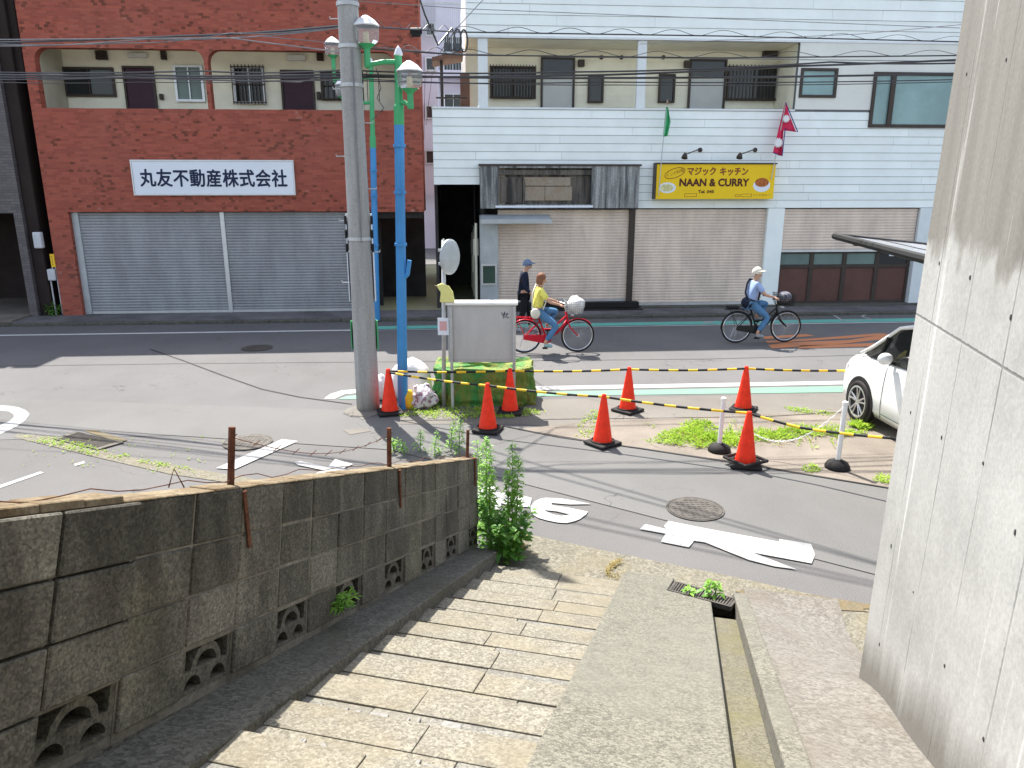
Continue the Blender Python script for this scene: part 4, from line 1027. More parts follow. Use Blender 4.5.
for i in range(4): x = h0+.25+i*.13; mb.box(x, x+.05, -.16, -.141, z0+.11, z0+.75)
mb.build('batten', M['rotwood'], tb)
mb = MB(MF); mb.box(h0-.1, h1+.05, -.275, -.199, z0+.02, z0+.075); mb.build('sill_strip', M['signwhite'], tb)
# small lean-to eave below it
u0, z0, u1, z1 = FB(481, 212, 551, 222, -.5)
ev = thing('eave', 'small grey tin eave over the left end of the beige shutter', 'eave', tuple(MF @ Vector(((u0+u1)/2, -.1, z0))), FA)
mb = MB(MF); mb.hexa([(u0, -.60, z0), (u1, -.60, z0), (u1, -.083, z0+.1), (u0, -.083, z0+.1)], [(u0, -.60, z0+.06), (u1, -.60, z0+.06), (u1, -.083, z0+.18), (u0, -.083, z0+.18)]); mb.build('sheet', M['steelgrey'], ev, bevel=.01)
mb = MB(MF); mb.box(u0-.02, u1+.02, -.63, -.601, z0-.03, z0+.08); mb.build('fascia', M['steelgrey'], ev)
# yellow restaurant sign
u0, z0, u1, z1 = FB(657, 164, 773, 199, -.3)
ys = thing('restaurant_sign', 'yellow restaurant signboard with brown lettering on the white siding', 'sign', tuple(MF @ Vector(((u0+u1)/2, -.2, z0))), FA)
mb = MB(MF); mb.box(u0, u1, -.30, -.06, z0, z1); mb.build('board', M['signyellow'], ys, bevel=.006)
mb = MB(MF); mb.box(u0-.03, u1+.03, -.33, -.05, z1+.001, z1+.035); mb.box(u0-.03, u0-.001, -.31, -.05, z0, z1); mb.build('frame', M['darkframe'], ys)
W_, Hh = u1-u0, z1-z0; uc, zc = (u0+u1)/2, (z0+z1)/2
sx = lambda x: u0+W_*(x-65)/(950-65); szz = lambda y: z1-Hh*(y-85)/(348-85)
mb = MB(MF)
text_mb('マジック', ULZ(sx(398), -.303, szz(138)), W_*.235, Hh*.22, mb, .001, 0., 1., .008)
text_mb('キッチン', ULZ(sx(640), -.303, szz(140)), W_*.235, Hh*.22, mb, .001, 0., 1., .008)
text_mb('インド料理', ULZ(sx(200), -.303, szz(150), R(18)), W_*.15, Hh*.11, mb, .001, .0)
text_mb('インドカレー', ULZ(sx(860), -.303, szz(318)), W_*.15, Hh*.07, mb, .001, .0)
mb.build('small_lettering', M['redink'], ys)
mb = MB(MF); text_mb('NAAN & CURRY', ULZ(sx(498), -.303, szz(222)), W_*.585, Hh*.215, mb, .001, .012, 1., .007); text_mb('Tel. 045', ULZ(sx(440), -.303, szz(291)), W_*.13, Hh*.085, mb, .001, .0, 1., .004)
mb.build('lettering', M['brownink'], ys)
mb = MB(MF)
pts = [(sx(200)+.28*math.cos(a)*math.cos(R(18))-.12*math.sin(a)*math.sin(R(18)), -.304, szz(152)+.28*math.cos(a)*math.sin(R(18))+.11*math.sin(a)) for a in [2*math.pi*i/28 for i in range(29)]]
mb.tube(pts, .008, 4, False)
for a, b, c_, d in ((280, 372, 305, 330), (660, 700, 312, 330), (710, 785, 308, 332)):
    mb.plate([rect(sx(a), szz(d), sx(b), szz(c_)), rect(sx(a)+.01, szz(d)+.01, sx(b)-.01, szz(c_)-.01)], fuv, -.303, -.3005)
mb.build('line_work', M['redink'], ys)
Lr = Matrix.Rotation(math.pi/2, 4, 'X')
mb = MB(MF); mb.lathe([(.235, 0), (.235, .002)], (sx(855), -.3005, szz(245)), 24, Lr @ Matrix.Scale(.72, 4, (0, 1, 0))); mb.build('plate_picture', M['signwhite'], ys); mb = MB(MF); mb.lathe([(.23, 0), (.23, .002)], (sx(150), -.3005, szz(262)), 24, Lr @ Matrix.Scale(.6, 4, (0, 1, 0))); mb.build('plate_picture', M['signwhite'], ys)
mb = MB(MF); mb.lathe([(.19, 0), (.19, .002)], (sx(855), -.303, szz(222)), 24, Lr @ Matrix.Scale(.62, 4, (0, 1, 0))); mb.build('curry_picture', M['food'], ys)
mb = MB(MF); mb.lathe([(.175, 0), (.175, .002)], (sx(145), -.303, szz(262)), 24, Lr @ Matrix.Scale(.55, 4, (0, 1, 0))); mb.build('bread_picture', M['naan'], ys)
# two spot lamps above it
for x, lab in ((692, 'black spot lamp over the yellow sign, the one nearer the green flag'), (747, 'black spot lamp over the yellow sign, the one nearer the red flag')):
    u, z = F(x-7, 156, -.55); ux, zx = F(x+8, 150, -.03)
    sl = thing('sign_lamp', lab, 'lamp', tuple(MF @ Vector((ux, -.03, zx))), FA, 'spot lamps over the yellow sign')
    mb = MB(MF); mb.tube([(ux, -.03, zx), (ux-.05, -.2, zx+.02), (u, -.5, z+.03)], .014, 8); mb.lathe([(.06, 0), (.06, .02)], (ux, -.03, zx), 12, Lr); mb.build('arm', M['darkframe'], sl)
    mb = MB(MF); mb.lathe([(.03, .08), (.06, .03), (.085, -.06), (.08, -.06), (.05, .02)], (u, -.53, z), 14, Matrix.Rotation(R(25), 4, 'X')); mb.build('lamp_head', M['darkframe'], sl, smooth=True)
# flags
u, z = F(660, 180, -.36); ut_, zt_2 = F(668, 104, -.36)
fg = thing('green_flag', 'limp green flag on a thin pole above the left end of the yellow sign', 'flag', tuple(MF @ Vector((u, -.36, z-.4))), FA)
mb = MB(MF); mb.tube([(u-.02, -.36, z-.4), (u+.02, -.36, F(661, 150, -.36)[1]), (ut_-.02, -.36, zt_2)], .012, 6); mb.build('pole', M['galv'], fg)
mb = MB(MF)
def cloth(mb, outline_l, outline_r, v, amp, n=10, k=6.):
    m = 8; vs = []
    for i in range(n+1):
        f = i/n; a = outline_l(f); b = outline_r(f)
        for j in range(m+1):
            g = j/m; u_ = a[0]+(b[0]-a[0])*g; z_ = a[1]+(b[1]-a[1])*g
            vs.append((u_, v+amp*math.sin(k*g*math.pi+f*2)*(.3+g), z_))
    mb.add(vs, [(i*(m+1)+j, i*(m+1)+j+1, (i+1)*(m+1)+j+1, (i+1)*(m+1)+j) for i in range(n) for j in range(m)])
ga, gb = F(666, 107, -.36), F(663, 137, -.36); gw = [F(668, 107, -.36), F(670, 122, -.36), F(667, 136, -.36)]
def lerp2(a, b, f): return (a[0]+(b[0]-a[0])*f, a[1]+(b[1]-a[1])*f)
cloth(mb, lambda f: lerp2(ga, gb, f), lambda f: lerp2(gw[0], gw[1], f*2) if f < .5 else lerp2(gw[1], gw[2], f*2-1), -.36, .05, 10, 3.)
o = mb.build('cloth', M['flaggreen'], fg, smooth=True); o.modifiers.new('s', 'SOLIDIFY').thickness = .004
mb = MB(MF); mb.lathe([(.012, 0), (.03, .05), (.02, .1), (.004, .13)], (ut_-.02, -.36, zt_2-.02), 8); mb.build('finial', M['ply'], fg)
u, z = F(774, 168, -.36); ut_, zt_2 = F(786, 102, -.36)
fr_ = thing('red_flag', 'crimson double pointed flag with white emblems on a thin pole by the yellow sign', 'flag', tuple(MF @ Vector((u, -.36, z-.3))), FA)
mb = MB(MF); mb.tube([(u-.05, -.36, z-.3), (ut_, -.36, zt_2)], .012, 6); mb.build('pole', M['galv'], fr_)
def G(x, y): return F(x, y, -.36)
A0, A1, A2, A3, A4 = G(786, 104), G(796, 131), G(784, 127), G(781, 155), G(773, 152)
def redcloth(grow, v):
    mb = MB(MF)
    hoist = lambda f: lerp2(G(785, 103), G(773, 153), f)
    def fly(f):
        if f < .5: return lerp2(G(786.5, 104), G(797, 132), f/.5)
        if f < .58: return lerp2(G(797, 132), G(784, 129), (f-.5)/.08)
        return lerp2(G(784, 129), G(781.5, 156), (f-.58)/.42)
    cloth(mb, hoist, fly, v, .06, 24, 2.5); return mb
o = redcloth(0, -.36).build('cloth', M['flagred'], fr_, smooth=True); o.modifiers.new('s', 'SOLIDIFY').thickness = .006
mb = MB(MF)
for (cx, cy, r) in ((785, 119, .10), (777, 143, .13)):
    c_ = G(cx, cy); n_ = 24; pl_ = []
    for i in range(n_):
        a = 2*math.pi*i/n_; rr = r*(1. if i % 2 else .68); pl_.append((c_[0]+rr*math.cos(a), c_[1]+rr*math.sin(a)))
    mb.prism(pl_, fuv, -.455, -.40)
mb.build('emblem', M['flagwhite'], fr_)
mb = MB(MF); e_ = [G(785, 103), G(797, 132), G(784.5, 128.5), G(781.5, 156), G(773, 153)]
mb.tube([(a[0], -.40, a[1]) for a in e_], .014, 5); mb.build('border', M['flagblue'], fr_)
# ---------------------------------------------------------------- what shows through the gap between the two
fb = thing('apartment_block', 'pale lilac apartment block with balcony rails seen through the gap between the buildings', 'building', tuple(MF @ Vector((-.9, 22, 0))), FA)
mb = MB(MF); mb.box(-5, 4, 22, 30, -.1, 14); mb.build('wall', M['farwall'], fb)
mb = MB(MF)
for z in (3.2, 6.0, 8.8): mb.box(-5, 4, 20.8, 21.99, z, z+.15); mb.box(-5, 4, 20.75, 20.8, z+.15, z+.3)
mb.build('balcony_slab', M['farwall'], fb)
for z in (3.2, 6.0, 8.8):
    mb = MB(MF)
    for i in range(60): u = -5+.15*i; mb.box(u, u+.02, 20.76, 20.78, z+.3, z+1.1)
    mb.box(-5, 4, 20.74, 20.8, z+1.1, z+1.16); mb.build('balcony_rail', M['steelgrey'], fb)
    for u in (-3.6, -1.9, .2, 2.): window(fb, u, z+.3, u+1.0, z+2.1, 21.97, M['alu'], M['glassdark'], 1, .05)
fs_ = thing('stair_tower', 'grey external stair tower with dark windows behind the brick building', 'building', tuple(MF @ Vector((-2.4, 10, 0))), FA)
mb = MB(MF); mb.box(-6., F(437, 60, 12)[0], 12, 15, 3.0, 12); mb.build('wall', M['farwall'], fs_)
for y in (22, 57, 105, 150): 
    u0, z0, u1, z1 = FB(425, y, 436, y+14, 11.9); window(fs_, u0, z0, u1, z1, 11.95, M['alu'], M['glassdark'], 0, .05)
mb = MB(MF)
for i in range(40): u = -4+.08*i; mb.box(u, u+.02, 11.5, 11.52, 8.8, 10.2)
mb.box(-4, -.6, 11.48, 11.54, 10.2, 10.26); mb.build('stair_rail', M['steelgrey'], fs_)
u0, z0, u1, z1 = FB(784, 79, 796, 106, .9)
ac = thing('air_conditioner', 'off white air conditioner unit at the right end of the cream corridor', 'air conditioner', tuple(MF @ Vector(((u0+u1)/2, 1.0, z0))), FA)
mb = MB(MF); mb.box(u0, u1, .85, 1.3, z0, z1); mb.build('casing', M['creamwhite'], ac, bevel=.015)
mb = MB(MF); mb.lathe([(.13, 0), (.13, .02), (.115, .02), (.115, .0)], ((u0+u1)/2, .849, (z0+z1)/2), 20, Lr, cap=False)
for k in range(6): q = -.1+.04*k; mb.box((u0+u1)/2-.11, (u0+u1)/2+.11, .832, .842, (z0+z1)/2+q-.004, (z0+z1)/2+q+.004)
mb.build('fan_grille', M['darkframe'], ac)
mb = MB(MF); mb.tube([(u1-.03, 1.0, z1), (u1-.02, 1.2, z1+.3), (u1-.02, 1.38, z1+.34)], .03, 8); mb.build('pipe', M['creamwhite'], ac)
# small roof and post over the stair landing of the white building
lr = thing('landing_roof', 'small brown roof on a thin post over the open landing beside the white corridor', 'roof', tuple(MF @ Vector((-1.6, .8, 5.4))), FA)
u0, z0, u1, z1 = FB(432, 54, 463, 63, .8); mb = MB(MF); mb.hexa([(u0, .5, z0), (u1, .5, z0+.14), (u1, 1.6, z0+.14), (u0, 1.6, z0)], [(u0, .5, z1-.12), (u1, .5, z1+.06), (u1, 1.6, z1+.06), (u0, 1.6, z1-.12)]); mb.build('roof_sheet', M['brownroof'], lr)
x = F(442, 90, .8)[0]; mb = MB(MF); mb.box(x-.04, x+.04, .7, .78, 4.2, z0+.03); mb.box(uw0+.1, uu0, .5, .55, 5.6, 5.64); mb.build('post', M['darkframe'], lr)
mb = MB(MF); a = F(466, 90, .9)[0]; mb.box(a-.15, a+.1, .9, 1.2, 4.2, 6.3); o = mb.build('boiler_cupboard', M['brownroof'], wb)
# passage floor between the buildings
mb = MB(MF); mb.sheet([(bay0, -.0), (c0, 0), (c0, 12), (bay0, 12)], .096); struct(mb.build('alley_path', M['alley']))
# ================================================================== STREET FURNITURE
PB = gp(368.5, 411); 
up = thing('utility_pole', 'thick grey concrete utility pole carrying the cables', 'utility pole', tuple(PB), 0)
mb = MB(); mb.lathe([(.178, 0), (.176, .5), (.155, 3.5), (.135, 6.5), (.115, 10.2), (.0, 10.25)], PB, 24); mb.build('shaft', M['utilpole'], up, smooth=True)
mb = MB()
for z, r in ((5.22, .152), (4.72, .156), (5.75, .149), (2.62, .170)): mb.lathe([(r, 0), (r+.006, .0), (r+.006, .05), (r, .05)], PB+Vector((0, 0, z)), 24, cap=False)
mb.build('band', M['galv'], up)
mb = MB()
for i in range(9):
    z = 2.0+.45*i; a = 0 if i % 2 else math.pi
    r = .165-.0115*(z-2); d = Vector((math.cos(a), math.sin(a), 0)); mb.tube([PB+d*r+Vector((0, 0, z)), PB+d*(r+.13)+Vector((0, 0, z)), PB+d*(r+.13)+Vector((0, 0, z+.03))], .008, 6)
mb.build('step_bolt', M['galv'], up)
def wrap(z0, z1, a0, a1, r, m, name):
    mb = MB(); n = 10; vs = []
    for z in (z0, z1):
        for i in range(n+1):
            a = a0+(a1-a0)*i/n; vs.append(PB+Vector((r*math.cos(a), r*math.sin(a), z)))
        for i in range(n+1):
            a = a1-(a1-a0)*i/n; vs.append(PB+Vector(((r-.012)*math.cos(a), (r-.012)*math.sin(a), z)))
    k = 2*(n+1)
    mb.add(vs, [(i, (i+1) % k, k+(i+1) % k, k+i) for i in range(k)]+[tuple(range(k)), tuple(range(k, 2*k))]); return mb.build(name, m, up)
wrap(1.72, 2.45, R(-8), R(188), .20, M['signwhite'], 'wrap_sign'); wrap(2.46, 3.0, R(-8), R(188), .192, M['signwhite'], 'wrap_sign')
wrap(.98, 1.42, R(-8), R(188), .205, M['green'], 'wrap_sign')
mb = MB()
for z in (2.55, 2.75, 2.95): 
    for a in (R(-6), R(186)): mb = MB(); mb.lathe([(.018, 0), (.018, .12)], PB+Vector((.193*math.cos(a), .193*math.sin(a), z-.1)), 6); mb.build('sign_clip', M['black'], up)
mb = MB(); mb.lathe([(.32, .010), (.30, .03), (.2, .05)], PB+Vector((-.06, -.06, 0)), 9); mb.build('base_collar', M['gravel'], up)
mb = MB(); mb.tube([PB+Vector((.05, -.16, 2.6)), PB+Vector((.06, -.15, 5.2))], .012, 6); mb.build('conduit', M['cablegrey'], up)
# lamp standards
def lantern(mbcap, mbglobe, mbbulb, mbcol, c, s):
    c = Vector(c)
    mbcap.lathe([(.185*s, .055*s), (.19*s, .07*s), (.12*s, .145*s), (.03*s, .20*s), (.0, .205*s)], c, 8)
    mbglobe.lathe([(.12*s, -.17*s), (.165*s, -.13*s), (.18*s, -.02*s), (.178*s, .055*s)], c, 8)
    mbbulb.ball(c+Vector((0, 0, -.05*s)), .038*s, 10, 6, (1, 1, 1.5)); mbbulb.lathe([(.05*s, -.18*s), (.03*s, -.06*s)], c, 8)
    mbcol.lathe([(.045*s, -.44*s), (.045*s, -.24*s), (.07*s, -.21*s), (.125*s, -.17*s)], c, 10)
def lamp_standard(base, ztop, zgreen, r0, lean, lab, heads, s, bands):
    t_ = thing('street_lamp', lab, 'street lamp', tuple(base), 0, 'blue and green lamp standards')
    def at(z): return base+Vector((lean*z/ztop, 0, z))
    mb = MB(); mb.tube([at(0), at(1.5), at(zgreen)], [r0, r0*.92, r0*.86], 14); mb.build('post', M['blue'], t_, smooth=False)
    mb = MB(); mb.tube([at(zgreen-.0), at(zgreen+.25), at(zgreen+.28), at(ztop-.13)], [r0*.88, r0*.88, r0*.7, r0*.62], 14); mb.build('upper_post', M['green'], t_)
    mb = MB(); mb.lathe([(r0*.62, -.14), (r0*.8, -.13), (r0*.6, -.08), (r0*.35, -.04), (.0, 0)], at(ztop), 12); mb.build('finial', M['lampcap'], t_)
    mb = MB()
    for z in bands: mb.lathe([(r0*.9, -.02), (r0*1.12, -.02), (r0*1.12, .02), (r0*.9, .02)], at(z), 14, cap=False); mb.box(-.025, .025, -r0*1.5, -r0*.9, -.02, .02, Matrix.Translation(at(z)))
    mb.build('collar', M['blue'], t_)
    if s < 1: mb = MB(); mb.tube([at(2.02), at(2.05)+Vector((.10, -.02, .06)), at(2.32)+Vector((.13, -.02, 0))], .035, 8); mb.build('bracket_arm', M['blue'], t_)
    for (dx, dy, zarm, zl) in heads:
        a = at(zarm); b = a+Vector((dx, dy, -.06)); 
        mb = MB(); mb.tube([a, a.lerp(b, .5)+Vector((0, 0, .02)), b, b+Vector((0, 0, .12)) if zl > zarm else b], .035*s, 8); mb.ball(b, .05*s, 8, 6)
        c = Vector((b.x, b.y, zl)); 
        A = MB(); G_ = MB(); B = MB()
        lantern(A, G_, B, mb, c, s)
        mb.tube([b, Vector((b.x, b.y, zl-.3*s))], .035*s, 8)
        am = mb.build('arm', M['green'], t_)
        A.build('lamp_cap', M['lampcap'], am); G_.build('globe', M['globe'], am); B.build('bulb', M['bulb'], am)
lb_ = gp(403, 409)
q = yp(398, 45, lb_.y); ztop = q.z; lean = q.x-lb_.x
l1 = yp(366, 31, lb_.y-.15); l2 = yp(409, 76, lb_.y-.1); za = yp(396, 62, lb_.y).z; zb_ = yp(402, 102, lb_.y).z
lamp_standard(lb_, ztop, yp(397, 125, lb_.y).z, .082, lean, 'blue and green lamp standard standing beside the leftmost orange cone', [(l1.x-lb_.x-lean*.95, -.15, za, l1.z), (l2.x-lb_.x-lean*.8, -.1, zb_, l2.z)], .98, (2.55, 3.3, 3.95))
lb2 = gp(377, 322); lb2.z = .05
q = yp(371, 60, lb2.y); ztop2 = q.z; lean2 = q.x-lb2.x
l3 = yp(333, 47, lb2.y); l4 = yp(344, 88, lb2.y)
lamp_standard(lb2, ztop2, yp(372, 150, lb2.y).z, .085, lean2, 'slimmer blue and green lamp standard on the far pavement behind the utility pole', [(l3.x-lb2.x-lean2, 0, yp(368, 80, lb2.y).z, l3.z), (l4.x-lb2.x-lean2, .0, yp(368, 105, lb2.y).z, l4.z)], 1.08, (1.9, 3.1, 3.7))
# cabinet on two posts
c0_ = gp(451, 410); c1_ = gp(512, 407); yb = 11.36
bx0, bx1 = c0_.x-.03, c1_.x+.06
cab = thing('steel_cabinet', 'grey steel cabinet with a white cap standing before the green net', 'cabinet', ((bx0+bx1)/2, yb, 0), 0)
zt1, zb1 = yp(480, 305, yb).z, yp(480, 362, yb).z
mb = MB(); mb.box(bx0, bx1, yb-.02, yb+.16, zb1, zt1); mb.box(bx0+.03, bx1-.03, yb-.028, yb-.0205, zb1+.04, zt1-.03); mb.build('panel', M['boxgrey'], cab, bevel=.008)
mb = MB(); mb.box(bx0-.03, bx1+.03, yb-.06, yb+.2, zt1+.001, zt1+.05); mb.build('cap', M['whiteplastic'], cab, bevel=.012)
mb = MB()
for x in (bx0+.03, bx1-.05): mb.box(x, x+.045, yb-.07, yb-.029, -.02, zt1-.02)
mb.build('leg', M['galv'], cab, bevel=.004)
mb = MB(); gx, gz = bx1-.22, zt1-.17
mb.tube([(gx, yb-.031, gz+.06), (gx+.02, yb-.031, gz+.01), (gx+.05, yb-.031, gz+.07), (gx+.03, yb-.031, gz-.03)], .006, 5); mb.tube([(gx+.06, yb-.031, gz+.03), (gx+.10, yb-.031, gz+.05), (gx+.06, yb-.031, gz-.01), (gx+.11, yb-.031, gz-.02)], .006, 5)
mb.build('scribble', M['ink'], cab)
mb = MB(); text_mb('075', Matrix.Translation((bx0+.17, yb-.030, zt1-.38)) @ Matrix(((1, 0, 0, 0), (0, 0, -1, 0), (0, 1, 0, 0), (0, 0, 0, 1))), .15, .07, mb, .001, .0); mb.build('faded_number', M['galv'], cab)
# green net heap over a garbage cage
nx0, nx1, ny0, ny1 = yp(437, 400, 11.7).x, yp(532, 400, 11.7).x, 11.42, 12.3
zn = yp(480, 358, 12.0).z
mb = MB(); vs = []; n_, m_ = 120, 40
for j in range(m_+1):
    f = j/m_
    for i in range(n_):
        a = 2*math.pi*i/n_; ca, sa = math.cos(a), math.sin(a)
        kx = abs(ca)**.35*math.copysign(1, ca); ky = abs(sa)**.35*math.copysign(1, sa)
        if f < .72: g = f/.72; sc_ = 1.0+.05*math.sin(math.pi*g); z = g*zn*.93
        else: g = (f-.72)/.28; sc_ = 1.0-g**2.2*1.0; z = zn*(.93+.07*math.sin(g*math.pi/2))
        P = Vector((ca*3, sa*3, z*4))
        w = 1+.07*mnoise.noise(P*.9)+.06*mnoise.noise(P*2.3+Vector((5, 2, 0)))+.06*abs(math.sin(a*9+4*mnoise.noise(P*.7)))*(1-f)-.05*math.exp(-((f-.45)/.12)**2)
        if f < .1: w += .05*math.sin(a*9)
        vs.append(((nx0+nx1)/2+(nx1-nx0)/2*kx*sc_*w, (ny0+ny1)/2+(ny1-ny0)/2*ky*sc_*w, max(.012, z+.10*zn*mnoise.noise(P*1.3)*f-.09*max(0, f-.7)/.3)))
mb.add(vs, [(j*n_+i, j*n_+(i+1) % n_, (j+1)*n_+(i+1) % n_, (j+1)*n_+i) for j in range(m_) for i in range(n_)])
tag(mb.build('garbage_net', M['net'], smooth=True), 'green and brown crow net bundled over a garbage cage behind the steel cabinet', 'net')
# sign pole with the back of a round mirror
sb = gp(444, 407.5); sp_ = thing('mirror_post', 'thin grey post with the back of a round mirror by the steel cabinet', 'traffic mirror', tuple(sb), 0)
tp = yp(443.5, 240, sb.y)
mb = MB(); mb.tube([sb, tp], .033, 10); mb.lathe([(.033, 0), (.0, .02)], tp, 10); mb.build('post', M['galv'], sp_, smooth=True)
mc = yp(449, 257, sb.y-.0); mb = MB(); Lm = Matrix.Rotation(R(62), 4, 'Z') @ Matrix.Rotation(R(-90), 4, 'X')
mc = mc+Vector((.02, .0, 0))
mb.lathe([(.0, -.05), (.12, -.045), (.24, -.02), (.265, 0), (.265, .02), (.25, .025)], mc, 28, Lm); mb.build('mirror_back', M['steelgrey'], sp_, smooth=False)
mb = MB(); mb.box(-.03, .06, -.02, .02, -.02, .02, Matrix.Translation(Vector((sb.x, sb.y, mc.z+.1)))); mb.build('bracket', M['galv'], sp_); mb = MB(); mb.box(-.03, .06, -.02, .02, -.02, .02, Matrix.Translation(Vector((sb.x, sb.y, mc.z-.1)))); mb.build('bracket', M['galv'], sp_)
a_, b_ = yp(437.5, 318, sb.y-.04), yp(449, 335, sb.y-.04)
mb = MB(); mb.box(a_.x, b_.x, sb.y-.045, sb.y-.036, b_.z, a_.z); pl_ = mb.build('small_plate', M['signwhite'], sp_)
mb = MB(); mb.box(a_.x+.03, b_.x-.03, sb.y-.048, sb.y-.0455, b_.z+.07, a_.z-.05); mb.build('faded_patch', surf('faded pink print', C(.62, .36, .36), .1), pl_)
mb = MB(); vs = []
k_ = [(437, 285), (442, 283), (449, 286), (453, 292), (455, 302), (440, 302), (441, 292), (438, 288)]
mb.prism([(yp(x, y, sb.y-.06).x, yp(x, y, sb.y-.06).z) for x, y in k_], lambda a, b, d: Vector((a, d, b)), sb.y-.10, sb.y-.05)
tag(mb.build('yellow_cloth', surf('pale yellow cloth', C(.72, .68, .25), .1), bevel=.01), 'pale yellow cloth hung on the mirror post above the steel cabinet', 'cloth')
# garbage bags
def blob(c, rx, ry, rz, mat, name, lab, cat, seed, amp=.12, group=None):
    mb = MB(); vs = []; n_, m_ = 28, 16; c = Vector(c)
    for j in range(m_+1):
        t = math.pi*j/m_
        for i in range(n_):
            a = 2*math.pi*i/n_; P = Vector((math.sin(t)*math.cos(a), math.sin(t)*math.sin(a), math.cos(t)))
            w = 1+amp*mnoise.noise(P*1.6+Vector((seed, 0, 0)))+amp*.6*mnoise.noise(P*4+Vector((0, seed, 0)))
            vs.append(c+Vector((P.x*rx*w, P.y*ry*w, max(-c.z+.012, P.z*rz*w))))
    mb.add(vs, [(j*n_+i, (j+1)*n_+i, (j+1)*n_+(i+1) % n_, j*n_+(i+1) % n_) for j in range(m_) for i in range(n_)])
    return tag(mb.build(name, mat, smooth=True), lab, cat, group)
g = gp(410, 400); blob((g.x, g.y+.12, .28), .36, .28, .38, M['bag'], 'garbage_bag', 'big white garbage bag behind the front blue lamp standard', 'garbage bag', 3.)
g = gp(424, 407); blob((g.x, g.y-.05, .15), .20, .17, .2, M['floral'], 'garbage_bag', 'small flower printed bag beside the mirror post', 'garbage bag', 8., .5)
g = gp(409, 408); blob((g.x, g.y-.03, .12), .10, .1, .19, M['yellow'], 'garbage_bag', 'small yellow bag between the blue lamp standard and the printed bag', 'garbage bag', 5., .2)
g = gp(381, 404); blob((g.x-.05, g.y+.25, .2), .16, .15, .22, M['bag'], 'garbage_bag', 'white garbage bag half hidden behind the utility pole and the leftmost cone', 'garbage bag', 11., .2)
# ------------------------------------------------------------------ cones and striped ropes
def make_cone(lab):
    t_ = thing('traffic_cone', lab, 'traffic cone', (0, 0, 0), 0, 'orange traffic cones with the striped ropes')
    mb = MB(); mb.box(-.19, .19, -.19, .19, .0, .045); mb.build('base', M['rubber'], t_, bevel=.02, seg=2); mb = MB(); mb.lathe([(.165, .0455), (.165, .062), (.150, .064), (.148, .0455)], (0, 0, 0), 24, cap=False); mb.build('base_ring', M['rubber'], t_)
    mb = MB(); mb.lathe([(.130, .046), (.128, .07), (.031, .69), (.025, .70), (.0, .702)], (0, 0, 0), 24); mb.build('body', M['cone'], t_, smooth=False, bevel=.0)
    return t_
conepos = [((390, 413), 'orange cone at the foot of the utility pole, leftmost of the cones'), ((488, 430.5), 'orange cone in front of the green net, nearest to the tall weeds'),
           ((510, 412.5), 'orange cone half hidden by the cabinet post, beside the right edge of the green net'), ((602.5, 444), 'orange cone standing alone on the front rope right of the green net'),
           ((627.5, 411), 'orange cone on the back rope between the green net and the green road stripe'), ((743, 410), 'orange cone on the back rope just behind the nearest cone'),
           ((745, 465), 'largest orange cone with a square black weight around its base')]
cone0 = make_cone(conepos[0][1]); cones = []
for i, ((x, y), lab) in enumerate(conepos):
    p = gp(x, y, .016)
    if i == 0: o = cone0; o.location = p; o.rotation_euler = (0, 0, .3)
    else: o = copy_thing(cone0, p, random.uniform(0, 1.5), lab)
    WM[o.name] = Matrix.Translation(p); cones.append(p)
p = cones[-1]; mb = MB(Matrix.Translation(p) @ Matrix.Rotation(.5, 4, 'Z')); mb.plate([rect(-.2, -.2, .2, .2), rect(-.168, -.168, .168, .168)], lambda a, b, d: Vector((a, b, d)), .061, .10)
tag(mb.build('cone_weight', M['rubber'], bevel=.012), 'square black weight around the base of the largest cone', 'cone weight')
def striped(pts, name, lab, r=.017, seg=.145):
    P = [Vector(p) for p in pts]; out = [[], []]; mA, mB_ = MB(), MB(); k = 0
    path = []
    for a, b in zip(P, P[1:]):
        n = max(2, int((b-a).length/.0725)); sag = .012*(b-a).length
        for i in range(n): f = i/n; path.append(a.lerp(b, f)-Vector((0, 0, 4*sag*f*(1-f))))
    path.append(P[-1])
    cum = 0; run = [path[0]]
    for a, b in zip(path, path[1:]):
        run.append(b); cum += (b-a).length
        if cum >= seg: (mA if k % 2 else mB_).tube(run, r, 8); k += 1; run = [b]; cum = 0
    if len(run) > 1: (mA if k % 2 else mB_).tube(run, r, 8)
    n0 = len(mA.v); mA.v += mB_.v; mA.f += [[i+n0 for i in f] for f in mB_.f]; mA.mi += [1]*len(mB_.f)
    tag(mA.build(name, [M['yellow'], M['ropeblack']]), lab, 'rope', 'yellow and black ropes between the cones')
ct = lambda i: cones[i]+Vector((0, 0, .665))
striped([ct(0), ct(2), ct(4), ct(5), yp(838, 371.5, cones[5].y+.2)+Vector((.5, .1, 0))], 'striped_rope', 'yellow and black rope running level across the back row of cones')
e = yp(890, 438, 7.9)
striped([ct(0)-Vector((0, 0, .02)), ct(1), ct(3), ct(6)+Vector((0, .05, 0.)), yp(800, 427.5, 8.5), e, e+Vector((.7, -.25, -.06))], 'striped_rope', 'yellow and black rope dropping to the right across the front row of cones')
